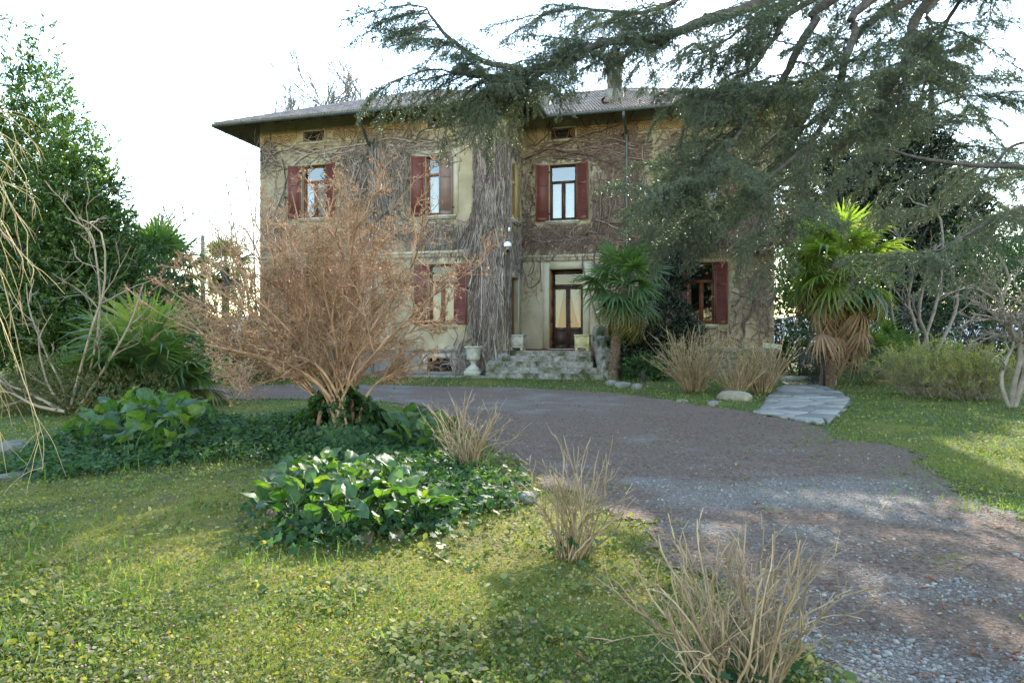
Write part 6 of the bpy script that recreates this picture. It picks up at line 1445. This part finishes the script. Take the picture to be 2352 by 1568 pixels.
# ivy climbing the shrub's stem bases
n = 5200; a = r.uniform(0, 6.28, n); zz = r.uniform(0, 1, n) ** 1.6 * .70; zz = zz * np.where(np.sin(a) < -.1, .35, 1.); rad_ = (.72 * (1 - zz / .70) ** .8 + .10) * r.uniform(.65, 1.05, n) * (.55 + .9 * vnoise(a * 1.4, zz * 3, 1.3, 33)); x = B[0] + .1 + np.cos(a) * rad_ * 1.15; y = B[1] - .1 + np.sin(a) * rad_
ivy_scatter(mb, x, y, r, .075, zz - .05, .5, np.c_[np.cos(a), np.sin(a), np.full(n, -.2)] * 1.2)
k = 1500; tt_ = r.random(k) ** 1.6 * .34; si = r.integers(len(stems), size=k); SP = np.stack([catmull(np.array(q_), 24) for q_ in stems]); Q = SP[si, (tt_ * 23).astype(int)] + r.normal(0, .045, (k, 3)); N_ = unit(r.normal(size=(k, 3)) + [0, -.6, .3]); mb.scat(IVY_V, IVY_T[:, ::-1], frames(np.cross(N_, rdir(k, r)), N_) * (.06 * r.uniform(.6, 1.3, k))[:, None, None], Q)
tag(mb.build('ivy', MT['ivy']), 'dark ivy carpet spreading round the base of the bare shrub', 'ivy', kind='stuff')

# ------------------------------------------------------------------ lawn cover
def wedge(n, y0, y1, r, pad=1.08, pw=1.6):
    """random ground points in front of the camera, thinning out with distance"""
    u = r.random(n); e = 1 - pw; y = (y0 ** e + u * (y1 ** e - y0 ** e)) ** (1 / e) if abs(e) > 1e-6 else y0 * (y1 / y0) ** u
    x = (r.random(n) * 2 - 1) * .75 * pad * y; return x, y
HOUSE = np.array([wp(UL - 2, -3.4)[:2], wp(UI, -3.4)[:2], wp(uof(1394, -3.5), -3.6)[:2], wp(uof(1394, -3), -.1)[:2], wp(UR, -.1)[:2], wp(UR, 12)[:2], wp(UL - 2, 12)[:2]])
def lawn_mask(x, y):
    return (drive_sd(x, y) < .05) & (poly_sd(PATH, x, y) < .07) & (poly_sd(HOUSE, x, y) < 0)
def strewn(name, tv, tt, n, y0, y1, size, mat, seed, tilt=.5, mask=lawn_mask, dens=None, zr=(.0, .02), pw=1.6, xup=False, label=None, grow=.12):
    r = np.random.default_rng(seed); x, y = wedge(n, y0, y1, r, pw=pw); k = mask(x, y)
    if dens is not None: k &= r.random(len(x)) < dens(x, y)
    x, y = x[k], y[k]; n = len(x); sc = size * r.uniform(.55, 1.45, n) * (1 + grow * np.maximum(0, y - 4))
    if xup: M = frames(unit(np.c_[r.normal(0, tilt, (n, 2)), np.ones(n)]), rdir(n, r))
    else:
        N_ = unit(np.array([0, 0, 1.]) + tilt * r.normal(size=(n, 3))); M = frames(np.cross(N_, rdir(n, r)), N_)
    M = M * sc[:, None, None]; mb = MB(); mb.scat(tv, tt, M, np.c_[x, y, gz(x, y) - .012 + r.uniform(*zr, n)]); o = mb.build(name, mat); tag(o, label, None, kind='stuff'); return o
BLADE_V = np.array([[0, .035, 0], [0, -.035, 0], [.5, .028, .06], [.5, -.028, .06], [1, 0, .28]]); BLADE_T = np.array([[0, 1, 2], [1, 3, 2], [2, 3, 4]])
ROUND_V = np.array([[0, 0, 0], [.45, .42, .08], [.95, .25, .02], [.95, -.25, .02], [.45, -.42, .08]]); ROUND_T = np.array([[0, 2, 1], [0, 3, 2], [0, 4, 3]])
shade = lambda x, y: np.clip(.25 + 1.1 * vnoise(x, y, 1.1, 71), 0, 1) * (1 - .75 * moss_sun_f(x, y)) * (1 - .8 * sstep(.6, .72, vnoise(x, y, 1.4, 79)))
strewn('weeds', ROUND_V, ROUND_T, 230000, 2.6, 30, .018, MT['weed'], 701, .75, dens=shade, zr=(.0, .035), label='low leafy weeds covering the lawn')
strewn('weeds', LENS_V * [1, .8, 1.5], LENS_T, 17000, 2.6, 12, .038, MT['weed'], 709, .5, dens=lambda x, y: sstep(.48, .62, vnoise(x, y, 2.6, 81)), zr=(.015, .05), label='broader weed leaves in clumps on the lawn', grow=0)
strewn('grass', BLADE_V, BLADE_T, 150000, 2.6, 32, .042, MT['grass'], 702, .55, dens=lambda x, y: np.clip(.10 + 1.4 * (vnoise(x, y, .8, 72) - .42) + .55 * sstep(9, 16, y) + .5 * sstep(2, 5, x), .06, 1), xup=True, zr=(-.005, .005), label='short grass blades in the lawn')
strewn('grass', BLADE_V * [1, .8, 1], BLADE_T, 12000, 2.6, 10, .11, MT['grass'], 703, .35, dens=lambda x, y: (vnoise(x, y, 2.2, 73) > .62) * .8 * (x < -.6), xup=True, zr=(-.01, .0), label='tall grass tufts on the left lawn')
strewn('moss', BLADE_V * [1, 3.2, 1], BLADE_T, 120000, 2.6, 9, .016, MT['moss'], 704, .7, dens=lambda x, y: .05 + moss_sun_f(x, y), xup=True, zr=(-.002, .006), pw=1.3, label='golden moss cushions adding sunlit yellow to the lawn')
strewn('fallen_leaves', ROUND_V * [1, 1, 2.5], ROUND_T, 14000, 2.6, 22, .018, MT['straw'], 705, .6, dens=lambda x, y: sstep(.5, .75, vnoise(x, y, 1.3, 80)) + .08, mask=lambda x, y: lawn_mask(x, y) | (np.random.default_rng(1).random(len(x)) < .25), zr=(.012, .035), label='dry fallen leaves lying on the ground')
CAT_V = np.array([[0, .12, 0], [0, -.06, .1], [0, -.06, -.1], [.5, .17, .06], [.5, -.02, .2], [.5, -.1, .0], [1, .04, .1], [1, 0, .16], [1, 0, .08]]); CAT_T = np.array([[0, 1, 4], [0, 4, 3], [1, 2, 5], [1, 5, 4], [2, 0, 3], [2, 3, 5], [3, 4, 7], [3, 7, 6], [4, 5, 8], [4, 8, 7], [5, 3, 6], [5, 6, 8]])
strewn('cedar_catkins', CAT_V, CAT_T, 800, 2.6, 9, .040, MT['catkin'], 706, .25, mask=lambda x, y: x > -2.2, dens=lambda x, y: np.clip(.12 + .7 * sstep(-1, 1.2, x) - .5 * sstep(3, 5, x), 0, 1), zr=(.015, .03), label='rusty cedar catkins scattered on the lawn', grow=0)
strewn('dead_nettle_flowers', LEAF4_V * [1, 1.2, 1], LEAF4_T, 1600, 2.6, 12, .012, MT['flower'], 707, .7, dens=lambda x, y: (vnoise(x, y, 1.6, 75) > .5) * (x < 1) * 1., zr=(.05, .085), label='tiny purple dead-nettle flowers in the lawn', grow=.05)
# pebbles, needle litter on the drive
ico = bmesh.new(); bmesh.ops.create_icosphere(ico, subdivisions=1, radius=1); IV_ = np.array([v.co for v in ico.verts]); IT_ = np.array([[v.index for v in f.verts] for f in ico.faces]); ico.free()
dm = lambda x, y: drive_sd(x, y) > -.12
def pebbles(name, n, y0, y1, size, seed, pw, dens, label):
    r = np.random.default_rng(seed); x, y = wedge(n, y0, y1, r, pw=pw); k = dm(x, y) & (r.random(n) < dens(x, y)); x, y = x[k], y[k]; n = len(x)
    s_ = size * np.exp(r.normal(0, .38, n)); M = frames(rdir(n, r) * [1, 1, .2], np.tile([0, 0, 1.], (n, 1)) + .2 * r.normal(size=(n, 3))) * s_[:, None, None]; M[:, :, 1] *= r.uniform(.6, .95, n)[:, None]; M[:, :, 2] *= r.uniform(.35, .65, n)[:, None]
    mb = MB(); mb.scat(IV_, IT_, M, np.c_[x, y, gz(x, y) + .004 + s_ * .15]); tag(mb.build(name, MT['pebble'], smooth=True), label, None, kind='stuff')
pebbles('gravel', 85000, 2.6, 18, .0085, 711, 1.7, lambda x, y: np.clip(gravel_f(x, y) * 1.0 - .05, .08, 1) * (1 - sstep(9, 18, y)), 'grey gravel pebbles loose on the drive')
STICK_V = np.array([[0, .03, 0], [0, -.03, 0], [1, .03, .05], [1, -.03, .05]]); STICK_T = np.array([[0, 1, 2], [1, 3, 2]])
strewn('needle_litter', STICK_V, STICK_T, 90000, 2.6, 14, .035, MT['litter'], 712, .25, mask=dm, dens=lambda x, y: 1.05 - .85 * gravel_f(x, y), zr=(.016, .026), label='brown needle litter on the drive')
strewn('weeds', ROUND_V, ROUND_T, 60000, 2.6, 20, .018, MT['weed'], 713, .5, mask=lambda x, y: drive_sd(x, y) > -.3, dens=lambda x, y: np.clip((vnoise(x, y, 1.7, 77) - .62) * 4, 0, .7) + .5 * sstep(.35, -.2, drive_sd(x, y)), zr=(.015, .035), label='small weeds sprouting along the drive')
strewn('grass', BLADE_V, BLADE_T, 34000, 6, 22, .06, MT['grass'], 714, .5, mask=lambda x, y: (drive_sd(x, y) > -.3) & (x > 2.2), dens=lambda x, y: np.clip((vnoise(x, y, 1.2, 78) - .55) * 4 + 1.2 * sstep(1.4, .0, drive_sd(x, y)) - .5, 0, 1), xup=True, zr=(.0, .012), label='grass patches invading the right drive edge')
# primrose tuft
p = gp(838, 1290) * 0 + gp(1012, 1280)
t = thing('primrose', 'pale yellow primrose in flower on the mossy lawn', 'flower', tuple(p)); r = np.random.default_rng(801); k = 16; a = r.uniform(0, 6.28, k); mb = MB(); M = frames(np.c_[np.cos(a), np.sin(a), r.uniform(.15, .6, k)], np.tile([0, 0, 1.], (k, 1))) * .085; M[:, :, 1] *= .4; mb.scat(LENS_V, LENS_T, M, np.zeros((k, 3))); mb.build('leaves', MT['weed'], t)
for i in range(7):
    c = np.array([r.normal(0, .03), r.normal(0, .03), .06 + .02 * r.random()]); mb = MB(); a = np.arange(5) * 1.257; M = frames(np.c_[np.cos(a), np.sin(a), np.full(5, .25)], np.tile([0, -.3, 1.], (5, 1))) * .017; mb.scat(LEAF4_V * [1, 1.1, 1], LEAF4_T, M, np.tile(c, (5, 1))); mb.build('blossom', MT['primrose'], t)
